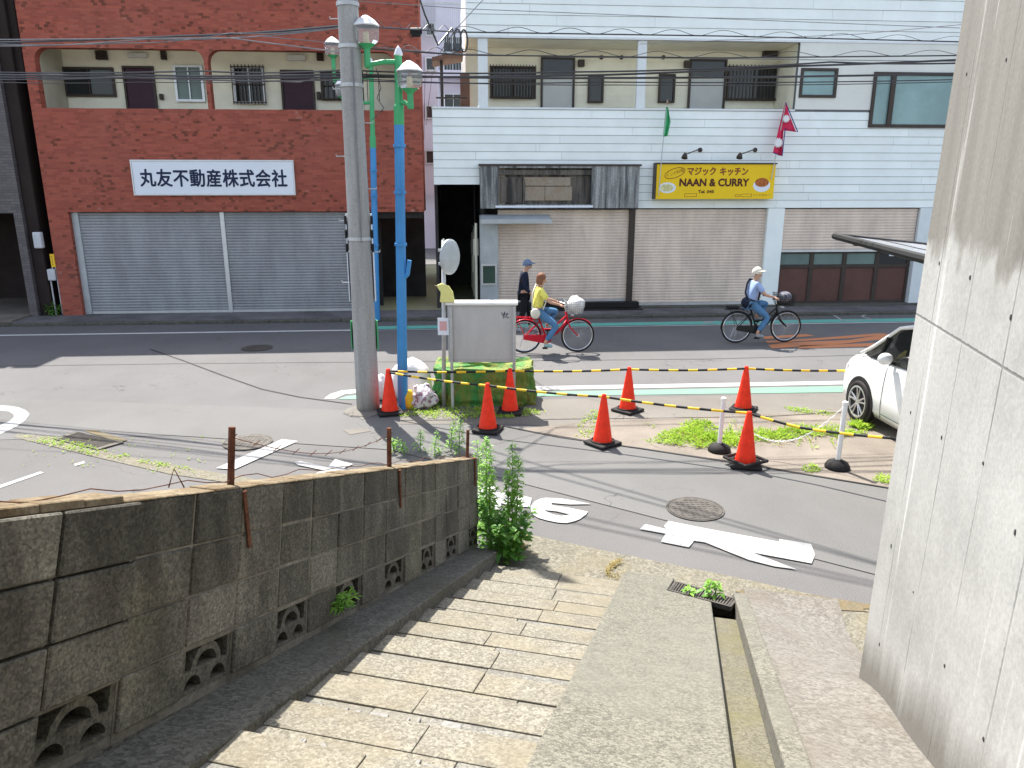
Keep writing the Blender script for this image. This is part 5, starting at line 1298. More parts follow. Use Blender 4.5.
# white chain posts
def chain_post(px, py, ptop, lab):
    b = gp(px, py, .016); t_ = thing('chain_post', lab, 'chain post', tuple(b), 0, 'white chain posts with domed black bases')
    h = yp(px, ptop, b.y).z
    mb = MB(); mb.lathe([(.145, 0), (.15, .03), (.12, .08), (.06, .11), (.03, .115)], b, 20); mb.build('base', M['rubber'], t_, smooth=True)
    mb = MB(); mb.tube([b+Vector((0, 0, .1)), b+Vector((.01, 0, h-b.z-.05))], .03, 12); mb.lathe([(.03, 0), (.034, .01), (.034, .04), (.0, .055)], Vector((b.x+.01, b.y, h-.05)), 12); mb.build('post', M['whiteplastic'], t_, smooth=False)
    return b, h
b1, h1 = chain_post(719, 451, 397, 'white plastic chain post beside the weeds, left of the nearest cone')
b2, h2 = chain_post(837, 468, 401, 'white plastic chain post with a domed black base, right of the nearest cone')
mb = MB(); A_ = Vector((b1.x, b1.y, h1-.06)); B_ = Vector((b2.x, b2.y, h2-.06)); n = 46
for i in range(n):
    f = (i+.5)/n; c = A_.lerp(B_, f)-Vector((0, 0, 4*.5*f*(1-f))); f2 = f+.01; c2 = A_.lerp(B_, f2)-Vector((0, 0, 4*.5*f2*(1-f2))); d = (c2-c).normalized()
    s_ = Vector((0, 0, 1)) if i % 2 else d.cross(Vector((0, 0, 1))).normalized()
    loop = [c+d*(.026*math.cos(a))+s_*(.011*math.sin(a)) for a in [2*math.pi*k/10 for k in range(11)]]
    mb.tube(loop, .0032, 5, False)
tag(mb.build('plastic_chain', M['whiteplastic']), 'sagging white plastic chain hung between the two white posts', 'chain')
# ------------------------------------------------------------------ overhead cables
def cable(pts, r, lab, m='cable', coil=None, name='overhead_cable', sag=0.):
    P = [Vector(p) for p in pts]; path = []
    for a, b in zip(P, P[1:]):
        n = 14
        for i in range(n): f = i/n; path.append(a.lerp(b, f)-Vector((0, 0, 4*sag*f*(1-f))))
    path.append(P[-1]); mb = MB(); mb.tube(path, r, 6)
    if coil:
        n = int((path[-1]-path[0]).length/.07); pp = []
        for i in range(n+1):
            f = i/n*(len(path)-1); k = min(int(f), len(path)-2); c = path[k].lerp(path[k+1], f-k); a = i*.07/coil[1]*2*math.pi
            pp.append(c+Vector((0, .5*coil[0]*math.cos(a), coil[0]*(1+math.sin(a)))))
        mb.tube(pp, .005, 4)
    o = mb.build(name, M[m]); return tag(o, lab, 'cable', 'overhead cables along the street')
def lpts(L, ext=True): return [yp(x, y, Y) for x, y, Y in L]
YC = PB.y+.15
cable(lpts([(-60, 43, 13.5), (180, 36, 12.2), (338, 26, YC)]), 0.0165, 'thick cable from the left edge to the upper band of the utility pole', sag=.02)
cable(lpts([(-60, 45, 13.7), (150, 39, 12.4), (338, 28, YC)]), 0.0105, 'thin pale cable just under the thick cable at the upper left of the utility pole', 'cablegrey', sag=.05)
cable(lpts([(-60, 40, 13.6), (230, 38, 11.8), (340, 52, YC-.1)]), 0.0090, 'thin cable crossing down to the utility pole over the brick corridor', 'cablegrey')
cable(lpts([(372, 27, YC), (456, 32, YC+2.2), (720, 36, YC+2.6), (1010, 43, YC+3.4)]), 0.0120, 'black cable with a spiral hanger along the top of the white corridor', coil=(.045, .75))
cable(lpts([(-60, 73, 13.6), (130, 75, 12.6), (345, 74, YC), (600, 78, YC-.1), (1010, 72, YC+.6)]), 0.0158, 'thickest cable of the lower bundle across both buildings', sag=.02)
cable(lpts([(-60, 76, 13.6), (130, 78, 12.6), (345, 77, YC), (600, 75, YC), (800, 66, YC), (1010, 57, YC)]), 0.0150, 'cable of the lower bundle that climbs to the right over the white building', sag=.01)
cable(lpts([(-60, 78, 13.4), (130, 77, 12.4), (345, 80, YC-.1), (600, 82, YC), (1010, 78, YC+.8)]), 0.0090, 'thin lowest cable of the bundle crossing both buildings', sag=.03)
cable(lpts([(-60, 70, 13.8), (150, 78, 12.6), (300, 82, 11.6), (347, 72, YC)]), 0.0068, 'slack thin cable below the bundle left of the utility pole', 'cablegrey')
cable(lpts([(345, 47, YC-.1), (460, 55, YC+.4), (720, 58, YC+.6), (1010, 55, YC+1.0)]), 0.0105, 'cable with a spiral hanger crossing the middle of the white corridor', coil=(.04, .8))
cable(lpts([(260, 36, 11.5), (440, 53, YC+.5), (560, 57, YC+.5), (1010, 62, YC+1.1)]), 0.0060, 'thin grey cable slanting from the brick wall to the white corridor', 'cablegrey')
cable(lpts([(410, -30, 14), (425, 15, 14.5), (438, 45, 15), (452, 28, 15.5)]), 0.0165, 'heavy black drop cable looping down in the gap between the buildings')
cable(lpts([(520, -40, 15), (455, 30, 16), (425, 75, 19), (424, 140, 20.2)]), 0.0060, 'thin diagonal service wire from the top edge down to the brick corner')
cable(lpts([(455, 30, 16), (432, 75, 18), (426, 125, 20.2)]), 0.0060, 'second thin service wire beside the brick corner', 'cablegrey')
cable(lpts([(1010, 20, 12), (860, 34, 13), (640, 44, 14)]), 0.0053, 'thin wire slanting over the upper right siding', 'cablegrey')
cable(lpts([(-60, -5, 13), (300, -3, 12), (470, 9, 14), (960, 28, 15)]), 0.0060, 'thin topmost wire across the upper white siding', 'cablegrey')
cable(lpts([(376, 68, YC+.4), (381, 88, YC+.3), (377, 98, YC+.3), (384, 108, YC+.2), (372, 120, YC+.3)]), 0.0059, 'tangled thin cable hanging between the two lamp standards')
AZ_, EL_ = R(-26), R(58.5); sh_ = Vector((math.sin(AZ_), math.cos(AZ_), 0))/math.tan(EL_)
for i, (pa, pb, h) in enumerate((((487, 459), (779, 539), 7.0), ((520, 460), (840, 553), 7.35), ((573, 523), (796, 570), 7.7), ((560, 512), (850, 577), 8.1))):
    a, b = gp(*pa), gp(*pb); d = b-a; a2, b2 = a-d*.45, b+d*1.4
    P_, Q_ = a2+sh_*h+Vector((0, 0, h)), b2+sh_*(h+.2)+Vector((0, 0, h+.2)); cable([P_, Q_], .016, ['lowest', 'second', 'third', 'highest'][i]+' of the high wires passing above the side road')
cable(lpts([(-60, 80, 13.5), (140, 82, 12.5), (346, 78, YC), (620, 85, YC), (1010, 80, YC+.9)]), 0.0066, 'thin cable at the very bottom of the bundle, below the others', sag=.03)
cable(lpts([(-60, 71, 13.7), (200, 71, 12.2), (346, 70, YC), (560, 72, YC-.1), (830, 62, YC), (1010, 61, YC+.2)]), 0.0122, 'cable along the top edge of the lower bundle', sag=.03)
cable(lpts([(-60, 41, 13.4), (120, 43, 12.6), (230, 33, 11.9), (338, 26, YC)]), 0.0077, 'slack pale wire sagging below the upper left cables', 'cablegrey', sag=.04)
# splice box
for (x, y, Y, lab, r) in ((416, 31, YC+1.2, 'black splice box on the cable right of the utility pole', .05),):
    p = yp(x, y, Y); mb = MB(); mb.tube([p-Vector((.09, 0, 0)), p+Vector((.09, 0, 0))], r, 10); mb.box(p.x-.07, p.x+.07, p.y-.04, p.y+.04, p.z-.08, p.z); tag(mb.build('splice_box', M['black'], bevel=.01), lab, 'splice box')
p = yp(459, 40, 15.8); co = thing('cable_coil', 'coiled black cable slack and insulators hung at the white building corner', 'cable coil', tuple(p), 0)
for k in range(3):
    mb = MB(); mb.tube([p+Vector((.12*k-.15+.07*math.cos(a), .05*k, .2*math.sin(a))) for a in [2*math.pi*i/20 for i in range(21)]], .018, 6, False); mb.build('coil', M['cable'], co)
# ------------------------------------------------------------------ car (x forward, y to its left, z up)
cw_ = gp(858, 423); ca = R(90+4)
CAR = Matrix.Translation((cw_.x, cw_.y, .012)) @ Matrix.Rotation(ca, 4, 'Z') @ Matrix.Translation((0, -.82, 0))
car = thing('minivan', 'white minivan half hidden behind the concrete wall', 'car', tuple(CAR @ Vector((-1.2, 0, 0))), ca)
# lower body: stations (x, half width, z bottom, z top)
st_ = [(.86, .52, .28, .62), (.80, .66, .22, .72), (.66, .76, .19, .82), (.40, .835, .18, .93), (0, .85, .18, 1.0), (-.45, .85, .18, 1.05), (-1.2, .85, .18, 1.06), (-2.4, .85, .18, 1.07), (-3.2, .84, .2, 1.08), (-3.5, .80, .24, 1.07), (-3.6, .70, .34, 1.0)]
mb = MB(CAR); vs = []
for x, w, z0, z1 in st_:
    h = z1-z0
    ring = [(w*.90, z0), (w*.985, z0+h*.12), (w, z0+h*.38), (w*.995, z0+h*.62), (w*.97, z0+h*.86), (w*.90, z1)]
    ring = ring+[(0, z1+.035)]+[(-a, b) for a, b in reversed(ring)]+[(0, z0)]
    vs += [(x, a, b) for a, b in ring]
k = 14
fs = [(i*k+j, i*k+(j+1) % k, (i+1)*k+(j+1) % k, (i+1)*k+j) for i in range(len(st_)-1) for j in range(k)]+[tuple(range(k)), tuple((len(st_)-1)*k+j for j in range(k))]
mb.add(vs, fs); mb.build('body', M['car'], car, smooth=True)
# greenhouse: glass shell, roof and pillars
gh = [(.20, .68, 1.0, 1.0), (-.05, .73, 1.0, 1.20), (-.55, .745, 1.02, 1.50), (-.85, .74, 1.03, 1.58), (-1.6, .74, 1.04, 1.62), (-2.8, .735, 1.05, 1.60), (-3.35, .72, 1.06, 1.50), (-3.55, .70, 1.06, 1.08)]
mb = MB(CAR); vs = []
for x, w, z0, z1 in gh:
    ring = [(w+.06, z0), (w+.02-.02*(z1-z0), z0+(z1-z0)*.5), (w-.1*(z1-z0), z1), (-(w-.1*(z1-z0)), z1), (-(w+.02-.02*(z1-z0)), z0+(z1-z0)*.5), (-(w+.06), z0)]; vs += [(x, a, b) for a, b in ring]
k = 6; mb.add(vs, [(i*k+j, i*k+(j+1) % k, (i+1)*k+(j+1) % k, (i+1)*k+j) for i in range(len(gh)-1) for j in range(k)]); mb.build('windows', M['carglass'], car)
mb = MB(CAR); vs = []
rf_ = [(-.60, .70, 1.535), (-.9, .70, 1.605), (-1.6, .69, 1.655), (-2.8, .685, 1.635), (-3.4, .67, 1.53)]
for x, w, z in rf_: vs += [(x, w+.01, z-.04), (x, w-.02, z), (x, w*.6, z+.03), (x, -w*.6, z+.03), (x, -w+.02, z), (x, -w-.01, z-.04)]
mb.add(vs, [(i*6+j, i*6+j+1, i*6+7+j, i*6+6+j) for i in range(len(rf_)-1) for j in range(5)]); mb.build('roof', M['car'], car, smooth=True)
for s in (1, -1):
    mb = MB(CAR); mb.tube([(.22, s*.765, 1.0), (-.10, s*.755, 1.18), (-.58, s*.715, 1.515), (-.9, s*.70, 1.60)], [.03, .028, .026, .026], 8); mb.build('pillar', M['car'], car, smooth=True)
    mb = MB(CAR)
    for x in (-.32,): mb.tube([(x, s*.80, 1.04), (x-.05, s*.745, 1.35)], .022, 6)
    mb.tube([(-1.42, s*.80, 1.05), (-1.46, s*.70, 1.6)], .05, 6); mb.tube([(-2.55, s*.80, 1.05), (-2.6, s*.70, 1.58)], .045, 6); mb.build('window_pillar', M['gap'], car)
    mb = MB(CAR); mb.lathe([(.345, -.06), (.365, .0), (.36, .02), (.0, .022)], (0, s*.835, .335), 28, Matrix.Rotation(-s*math.pi/2, 4, 'X')); mb.build('wheel_arch', M['gap'], car); mb = MB(CAR); mb.lathe([(.345, -.06), (.365, .0), (.36, .02), (.0, .022)], (-2.7, s*.835, .335), 28, Matrix.Rotation(-s*math.pi/2, 4, 'X')); mb.build('wheel_arch', M['gap'], car)
    for x in (0, -2.7):
        LW = Matrix.Rotation(-s*math.pi/2, 4, 'X'); c_ = (x, s*.78, .32)
        mb = MB(CAR); mb.lathe([(.20, -.07), (.29, -.07), (.31, -.03), (.312, .07), (.298, .095), (.24, .10), (.235, .05)], c_, 30, LW, cap=False); wh = mb.build('wheel', M['rubber'], car, smooth=True)
        mb = MB(CAR); mb.lathe([(.238, .07), (.238, .103), (.215, .103), (.205, .05)], c_, 30, LW, cap=False); mb.lathe([(.055, .05), (.05, .095), (.0, .098)], c_, 14, LW)
        for q in range(10):
            a = 2*math.pi*q/10+(.12 if q % 2 else -.12); d = Vector((math.cos(a), math.sin(a), 0)); mb.tube([Vector(c_)+LW @ (d*.04+Vector((0, 0, .085))), Vector(c_)+LW @ (d*.215+Vector((0, 0, .09)))], [.017, .013], 6)
        mb.build('rim', M['rim'], wh)
        mb = MB(CAR); mb.lathe([(.21, .045), (.0, .046)], c_, 24, LW); mb.build('brake_disc', M['gap'], wh)
    mb = MB(CAR); y = s*.858
    for x in (-.55, -1.42, -2.5): mb.tube([(x, s*.83, .24), (x, s*.851, .42), (x-.01, s*.85, .70), (x-.01, s*.832, .92), (x-.02, s*.79, 1.03)], .004, 5)
    mb.tube([(-3.0, s*.842, .30), (-.55, s*.842, .30)], .004, 5); mb.build('door_seam', M['gap'], car)
    for x in (-1.25, -2.35): mb = MB(CAR); mb.tube([(x-.09, s*.848, .86), (x-.06, s*.872, .865), (x+.06, s*.872, .865), (x+.09, s*.848, .86)], .013, 6); mb.build('door_handle', M['car'], car)
    mb = MB(CAR); mb.ball((-.70, s*.95, 1.12), .1, 14, 10, (.7, 1.05, .85)); mr = mb.build('wing_mirror', M['car'], car, smooth=True)
    mb = MB(CAR); mb.tube([(-.66, s*.78, 1.05), (-.68, s*.95, 1.08)], .03, 8); mb.build('mirror_stalk', M['gap'], mr)
    mb = MB(CAR); mb.hexa([(.62, s*.735, .62), (.80, s*.60, .60), (.83, s*.60, .70), (.56, s*.775, .72)], [(.60, s*.76, .64), (.82, s*.61, .62), (.84, s*.60, .71), (.5, s*.80, .76)]); mb.build('headlight', M['glassdark'], car, bevel=.01)
mb = MB(CAR); mb.box(.78, .875, -.45, .45, .36, .52); mb.build('grille', M['gap'], car, bevel=.02)
mb = MB(CAR); mb.box(-1.8, -.7, -.55, .55, .9, 1.1); mb.box(-1.5, -1.3, .1, .6, 1.0, 1.42); mb.box(-1.5, -1.3, -.6, -.1, 1.0, 1.42); mb.build('seats', surf('tan seat cloth', C(.35, .26, .12), .1), car, bevel=.03)
# carport roof over it
A1 = yp(835, 236, 12.2); B1 = yp(948, 265, 7.6); 
cp_ = thing('carport_roof', 'dark flat carport roof reaching past the edge of the concrete wall above the minivan', 'carport', (A1.x+2, (A1.y+B1.y)/2, 0), 0)
w_ = Vector((2.5, .75, -.27))
q0 = [B1, A1, A1+w_, B1+w_]; 
mb = MB(); mb.hexa([p-Vector((0, 0, .015)) for p in q0], [p+Vector((0, 0, .015)) for p in q0]); mb.build('roof_sheet', M['canopy'], cp_)
mb = MB(); mb.tube([B1, A1], .055, 8); mb.tube([A1, A1+w_], .045, 8); mb.tube([B1, B1+w_], .045, 8); mb.tube([A1+w_, B1+w_], .055, 8)
for f in (.25, .5, .75): mb.tube([A1.lerp(B1, f)-Vector((0, 0, .045)), A1.lerp(B1, f)+w_-Vector((0, 0, .045))], .025, 6)
for f in (.33, .66): mb.tube([A1+w_*f+Vector((0, 0, .017)), B1+w_*f+Vector((0, 0, .017))], .008, 6)
mb.build('frame', M['black'], cp_)
mb = MB()
for f in (.25, .75):
    p = A1.lerp(B1, f)+w_*.97; mb.tube([(p.x, p.y, 0), (p.x, p.y, p.z), p-w_*.5-Vector((0, 0, .08))], .05, 8)
mb.build('post', M['darkframe'], cp_)
# ================================================================== PEOPLE AND BICYCLES (local: x forward, y to the left, z up)
def skin_mesh(name, joints, edges, mat, parent, T, sub=2, root=0):
    me = bpy.data.meshes.new(name+'_rough'); me.from_pydata([j[0] for j in joints], edges, [])
    o = bpy.data.objects.new(name+'_rough', me); col.objects.link(o)
    sk = o.modifiers.new('skin', 'SKIN'); sk.use_smooth_shade = True
    if not me.skin_vertices: 
        bm = __import__('bmesh').new(); bm.from_mesh(me); bm.verts.layers.skin.verify(); bm.to_mesh(me); bm.free()
    for i, j in enumerate(joints):
        r = j[1]; me.skin_vertices[0].data[i].radius = r if isinstance(r, tuple) else (r, r); me.skin_vertices[0].data[i].use_root = (i == root)
    sb_ = o.modifiers.new('sub', 'SUBSURF'); sb_.levels = sub; sb_.render_levels = sub
    bpy.context.view_layer.update()
    out = bpy.data.meshes.new_from_object(o.evaluated_get(bpy.context.evaluated_depsgraph_get()))
    bpy.data.objects.remove(o); bpy.data.meshes.remove(me)
    out.materials.clear(); out.materials.append(mat); out.name = name
    out.transform(WM[parent.name].inverted() @ T); out.polygons.foreach_set('use_smooth', [True]*len(out.polygons))
    ob = bpy.data.objects.new(name, out); col.objects.link(ob); ob.parent = parent; WM[ob.name] = WM[parent.name]; return ob
def person(lab, T, J, top, bottom, shoe, hair, hat=None, arms_bare=True, hairlen=.0, base=None, skirt=False):
    """J: joint dict in the local frame. One continuous body, clothes as children."""
    root = thing('person', lab, 'person', tuple(T.translation), T.to_euler().z)
    V = {k: Vector(v) for k, v in J.items()}
    hd = V['head']; nk = V['neck']; up_ = (hd-nk).normalized()
    js, es = [], []
    def add(p, r, par=None):
        js.append((Vector(p), r)); 
        if par is not None: es.append((par, len(js)-1))
        return len(js)-1
    pel = add(V['hip'], (.115, .10)); wa = add(V['hip'].lerp(V['chest'], .45), (.11, .09), pel); ch = add(V['chest'], (.125, .10), wa)
    n0 = add(nk, .052, ch); n1 = add(nk.lerp(hd, .45), .052, n0); h0 = add(hd-up_*.05, (.075, .082), n1); add(hd+up_*.065, (.074, .08), h0)
    for s in ('l', 'r'):
        sh = add(V['sho_'+s], .052, ch); el = add(V['elb_'+s], .038, sh); wr = add(V['wri_'+s], .026, el)
        d = (V['wri_'+s]-V['elb_'+s]).normalized(); pm = add(V['wri_'+s]+d*.06, (.036, .02), wr)
        side = d.cross(Vector((0, 0, 1)));
        side = side.normalized() if side.length > .2 else Vector((1, 0, 0))
        for q in range(4):
            o_ = side*(.027-.018*q); k0 = add(V['wri_'+s]+d*.10+o_, .0095, pm); k1 = add(V['wri_'+s]+d*(.128+(.008 if q in (1, 2) else 0))+o_-Vector((0, 0, .018)), .0085, k0); add(V['wri_'+s]+d*.118+o_-Vector((0, 0, .045)), .007, k1)
        tk = add(V['wri_'+s]+d*.05+side*.042-Vector((0, 0, .01)), .011, pm); add(V['wri_'+s]+d*.085+side*.05-Vector((0, 0, .03)), .009, tk)
        hp = add(V['hip_'+s], .085, pel); kn = add(V['kne_'+s], .058, hp); an = add(V['ank_'+s], .038, kn)
        ft = add(V['ank_'+s]+Vector((.05, 0, -.055)), .036, an); add(V['toe_'+s], .028, ft)
    # nose and ears
    add(hd+Vector((.098, 0, -.015)), .012, h0)
    body = skin_mesh('body', js, es, M['skin'], root, T, 2)
    mb = MB(T)
    for s in (1, -1): mb.ball(hd+Vector((.074, s*.032, .012)), .012, 8, 6)
    mb.build('eyes', M['whiteplastic'], root)
    mb = MB(T); mb.box(hd.x+.072, hd.x+.082, -.025+hd.y, .025+hd.y, hd.z-.062, hd.z-.055); mb.build('mouth', M['redink'], root)
    mb = MB(T); vs = []
    def cap(mb, r, z0, k=1.):
        n_, m_ = 20, 10; vs = []
        for j in range(m_+1):
            t = (math.pi*.56 if True else 0)*j/m_
            for i in range(n_):
                a = 2*math.pi*i/n_; c_, s_ = math.cos(a), math.sin(a); zz = math.cos(t)
                low = -(hairlen if c_ < .25 else 0)*max(0, (j-6)/4)
                vs.append(hd+Vector((-.012+r*1.02*math.sin(t)*c_*(.9 if c_ > 0 else 1.06), r*.93*math.sin(t)*s_, .02+r*1.12*zz+low)))
        mb.add(vs, [(j*n_+i, (j+1)*n_+i, (j+1)*n_+(i+1) % n_, j*n_+(i+1) % n_) for j in range(m_) for i in range(n_)])
    cap(mb, .103, 0); mb.build('hair', hair, root, smooth=True)
    if hat:
        mb = MB(T); sv = hairlen; hairlen = 0.; cap(mb, .112, 0); hairlen = sv
        mb.lathe([(.085, .0), (.135, -.012), (.135, -.004), (.085, .012)], hd+Vector((.035, 0, .055)), 20, cap=False); mb.build('hat', hat, root, smooth=True)
    # shirt
    js, es = [], []
    pel = add(V['hip']+Vector((0, 0, .02 if V['kne_l'].z > .7 else -.14)), (.155, .13)); wa = add(V['hip'].lerp(V['chest'], .45), (.145, .115), pel); ch = add(V['chest'], (.155, .125), wa); add(nk-up_*.01, .066, ch)
    for s in ('l', 'r'):
        sh = add(V['sho_'+s], .072, ch); f = .8 if arms_bare else 1.9
        p = V['sho_'+s].lerp(V['elb_'+s], min(f, 1.)); e_ = add(p, .058, sh)
        if f > 1: add(V['elb_'+s].lerp(V['wri_'+s], .9), .042, e_)
    skin_mesh('shirt', js, es, top, root, T, 2)
    js, es = [], []
    pel = add(V['hip']+Vector((0, 0, .03)), (.142, .12))
    for s in ('l', 'r'):
        hp = add(V['hip_'+s], .098, pel); kn = add(V['kne_'+s], .074, hp); an = add(V['kne_'+s].lerp(V['ank_'+s], .9), .056, kn)
    skin_mesh('trousers', js, es, bottom, root, T, 2)
    for s in ('l', 'r'):
        js, es = [], []
        a = add(V['ank_'+s]+Vector((-.03, 0, -.045)), .047); b = add(V['ank_'+s]+Vector((.06, 0, -.06)), .046, a); add(V['toe_'+s]+Vector((.01, 0, -.002)), .034, b)
        skin_mesh('shoe', js, es, shoe, root, T, 2)
    return root
def bicycle(lab, T, fm, basket='bag', chaincase=None, rear='rack'):
    root = thing('bicycle', lab, 'bicycle', tuple(T.translation), T.to_euler().z)
    r = .335; xr, xf = -.56, .56
    Ly = Matrix.Rotation(math.pi/2, 4, 'X')
    def circ(x, rad, n=40): return [Vector((x+rad*math.cos(2*math.pi*i/n), 0, r+.018+rad*math.sin(2*math.pi*i/n))) for i in range(n+1)]
    for x in (xr, xf):
        mb = MB(T); mb.tube(circ(x, r), .0185, 8, False); w = mb.build('wheel', M['rubber'], root, smooth=True)
        mb = MB(T); mb.tube(circ(x, r-.026), .011, 6, False)
        for k in range(28):
            a = 2*math.pi*k/28; s = .025 if k % 2 else -.025; mb.tube([Vector((x+.02*math.cos(a+.8), s, r+.018+.02*math.sin(a+.8))), Vector((x+(r-.03)*math.cos(a), 0, r+.018+(r-.03)*math.sin(a)))], .0019, 4)
        mb.tube([(x, -.05, r+.018), (x, .05, r+.018)], .02, 10); mb.build('spokes', M['chrome'], w)
    mb = MB(T); bbk = Vector((-.10, 0, .29)); seat = Vector((-.27, 0, .74)); hdt = Vector((.30, 0, .86)); hdb = Vector((.335, 0, .66))
    mb.tube([hdb+Vector((0, 0, .02)), Vector((.12, 0, .42)), bbk], .026, 10); mb.tube([hdt-Vector((-.01, 0, .09)), Vector((.0, 0, .50)), Vector((-.19, 0, .50))], .018, 10) 
    mb.tube([bbk, seat], .02, 10); mb.tube([hdt, hdb], .024, 10)
    for s in (1, -1):
        mb.tube([bbk+Vector((0, s*.03, 0)), Vector((xr, s*.06, r+.018))], .012, 8); mb.tube([seat-Vector((-.02, 0, .08))+Vector((0, s*.02, 0)), Vector((xr, s*.06, r+.018))], .010, 8)
        mb.tube([hdb+Vector((.0, s*.045, 0)), Vector((.40, s*.055, .52)), Vector((xf, s*.055, r+.018))], .014, 8)
    mb.tube([hdb+Vector((0, -.045, 0)), hdb+Vector((0, .045, 0))], .02, 8); mb.build('frame', fm, root, smooth=True)
    mb = MB(T); mb.tube([seat, seat+Vector((-.03, 0, .10))], .014, 8); sd = mb.build('seat_post', M['chrome'], root)
    mb = MB(T); q = seat+Vector((-.035, 0, .115)); mb.hexa([q+Vector((-.13, -.09, -.03)), q+Vector((.13, -.025, -.02)), q+Vector((.13, .025, -.02)), q+Vector((-.13, .09, -.03))], [q+Vector((-.14, -.10, .03)), q+Vector((.14, -.02, .015)), q+Vector((.14, .02, .015)), q+Vector((-.14, .10, .03))]); mb.build('saddle', M['black'], root, bevel=.02, seg=2)
    mb = MB(T); top = hdt+Vector((-.03, 0, .12)); mb.tube([hdt, top], .014, 8); mb.tube([top+Vector((-.17, .27, .03)), top+Vector((-.05, .25, .04)), top+Vector((.04, .1, .02)), top, top+Vector((.04, -.1, .02)), top+Vector((-.05, -.25, .04)), top+Vector((-.17, -.27, .03))], .011, 8); hb = mb.build('handlebar', M['chrome'], root)
    mb = MB(T)
    for s in (1, -1): mb.tube([top+Vector((-.18, s*.272, .03)), top+Vector((-.07, s*.255, .04))], .017, 8)
    mb.build('grip', M['black'], hb)
    for x, a0, a1 in ((xr, R(10), R(185)), (xf, R(40), R(170))):
        mb = MB(T); n = 16; pr = r+.035
        vs = []
        for i in range(n+1):
            a = a0+(a1-a0)*i/n
            for y, dr in ((-.03, -.012), (0, 0), (.03, -.012)): vs.append((x+(pr+dr)*math.cos(a), y, r+.018+(pr+dr)*math.sin(a)))
        mb.add(vs, [(i*3+j, i*3+j+1, i*3+4+j, i*3+3+j) for i in range(n) for j in range(2)]); o = mb.build('mudguard', fm, root, smooth=True); o.modifiers.new('s', 'SOLIDIFY').thickness = .004
    mb = MB(T); cc = chaincase or fm
    mb.prism([(-.60, .30), (-.10, .20), (-.02, .24), (.0, .30), (-.04, .37), (-.12, .39), (-.58, .40)], lambda a, b, d: Vector((a, d, b)), -.075, -.055); mb.build('chain_case', cc, root, bevel=.008)
    for s, dz, dx in ((1, .16, .05), (-1, -.16, -.05)):
        mb = MB(T); mb.tube([bbk+Vector((0, s*.03, 0)), bbk+Vector((0, s*.09, 0)), bbk+Vector((dx, s*.10, dz))], .011, 8); mb.box(-.05, .05, -.045, .045, -.012, .012, Matrix.Translation(bbk+Vector((dx, s*.155, dz)))); mb.build('pedal', M['black'], root)
    # rack
    mb = MB(T)
    for s in (1, -1): mb.tube([(-.33, s*.05, .70), (-.50, s*.06, .755), (-.86, s*.06, .76)], .009, 6); mb.tube([(-.72, s*.06, .755), (xr, s*.065, r+.02)], .007, 6)
    for k in range(5): x = -.45-.1*k; mb.tube([(x, -.06, .758), (x, .06, .758)], .007, 6)
    mb.build('rear_rack', fm if rear != 'chrome' else M['chrome'], root)
    # basket with horizontal and upright wires
    bc = Vector((.47, 0, .96)); mb = MB(T)
    def bp(f, g, z): return bc+Vector((.15*(1+.25*z/.24)*f, .17*(1+.25*z/.24)*g, z-.11))
    for k in range(6):
        z = .24*k/5; mb.tube([bp(1, 1, z), bp(1, -1, z), bp(-1, -1, z), bp(-1, 1, z), bp(1, 1, z)], .005, 4, False)
    for k in range(9):
        g = -1+2*k/8
        for a in ((1, g), (-1, g), (g, 1), (g, -1)): mb.tube([bp(a[0], a[1], 0), bp(a[0], a[1], .24)], .004, 4, False)
        mb.tube([bp(-1, g, 0), bp(1, g, 0)], .004, 4, False)
    mb.build('basket', M['bikeblack'] if basket != 'white' else M['galv'], root)
    mb = MB(T); mb.tube([(.40, 0, .80), (.47, 0, .78)], .03, 10); mb.build('lamp', M['chrome'], root)
    mb = MB(T); mb.tube([(xr-.02, .09, r), (xr-.08, .12, .10)], .009, 6); mb.build('stand', M['chrome'], root)
    return root
def frame_at(p, az): return Matrix.Translation(p) @ Matrix.Rotation(az, 4, 'Z')
def rider(sad=Vector((-.30, 0, .89)), lean=.08, hx=0.):
    sh = sad+Vector((lean, 0, .43))
    return dict(hip=sad, chest=sad+Vector((lean*.75, 0, .31)), neck=sh+Vector((.01, 0, .06)), head=sh+Vector((.045+hx, 0, .215)),
        sho_l=sh+Vector((0, .165, -.01)), sho_r=sh+Vector((0, -.165, -.01)), elb_l=Vector((-.08, .25, 1.10)), elb_r=Vector((-.08, -.25, 1.10)), wri_l=Vector((.10, .265, 1.05)), wri_r=Vector((.10, -.265, 1.05)),
        hip_l=sad+Vector((.03, .085, -.03)), hip_r=sad+Vector((.03, -.085, -.03)), kne_l=Vector((.14, .12, .86)), kne_r=Vector((.09, -.12, .58)), ank_l=Vector((-.08, .15, .56)), ank_r=Vector((-.15, -.15, .24)),
        toe_l=Vector((.06, .155, .50)), toe_r=Vector((0., -.155, .165)))
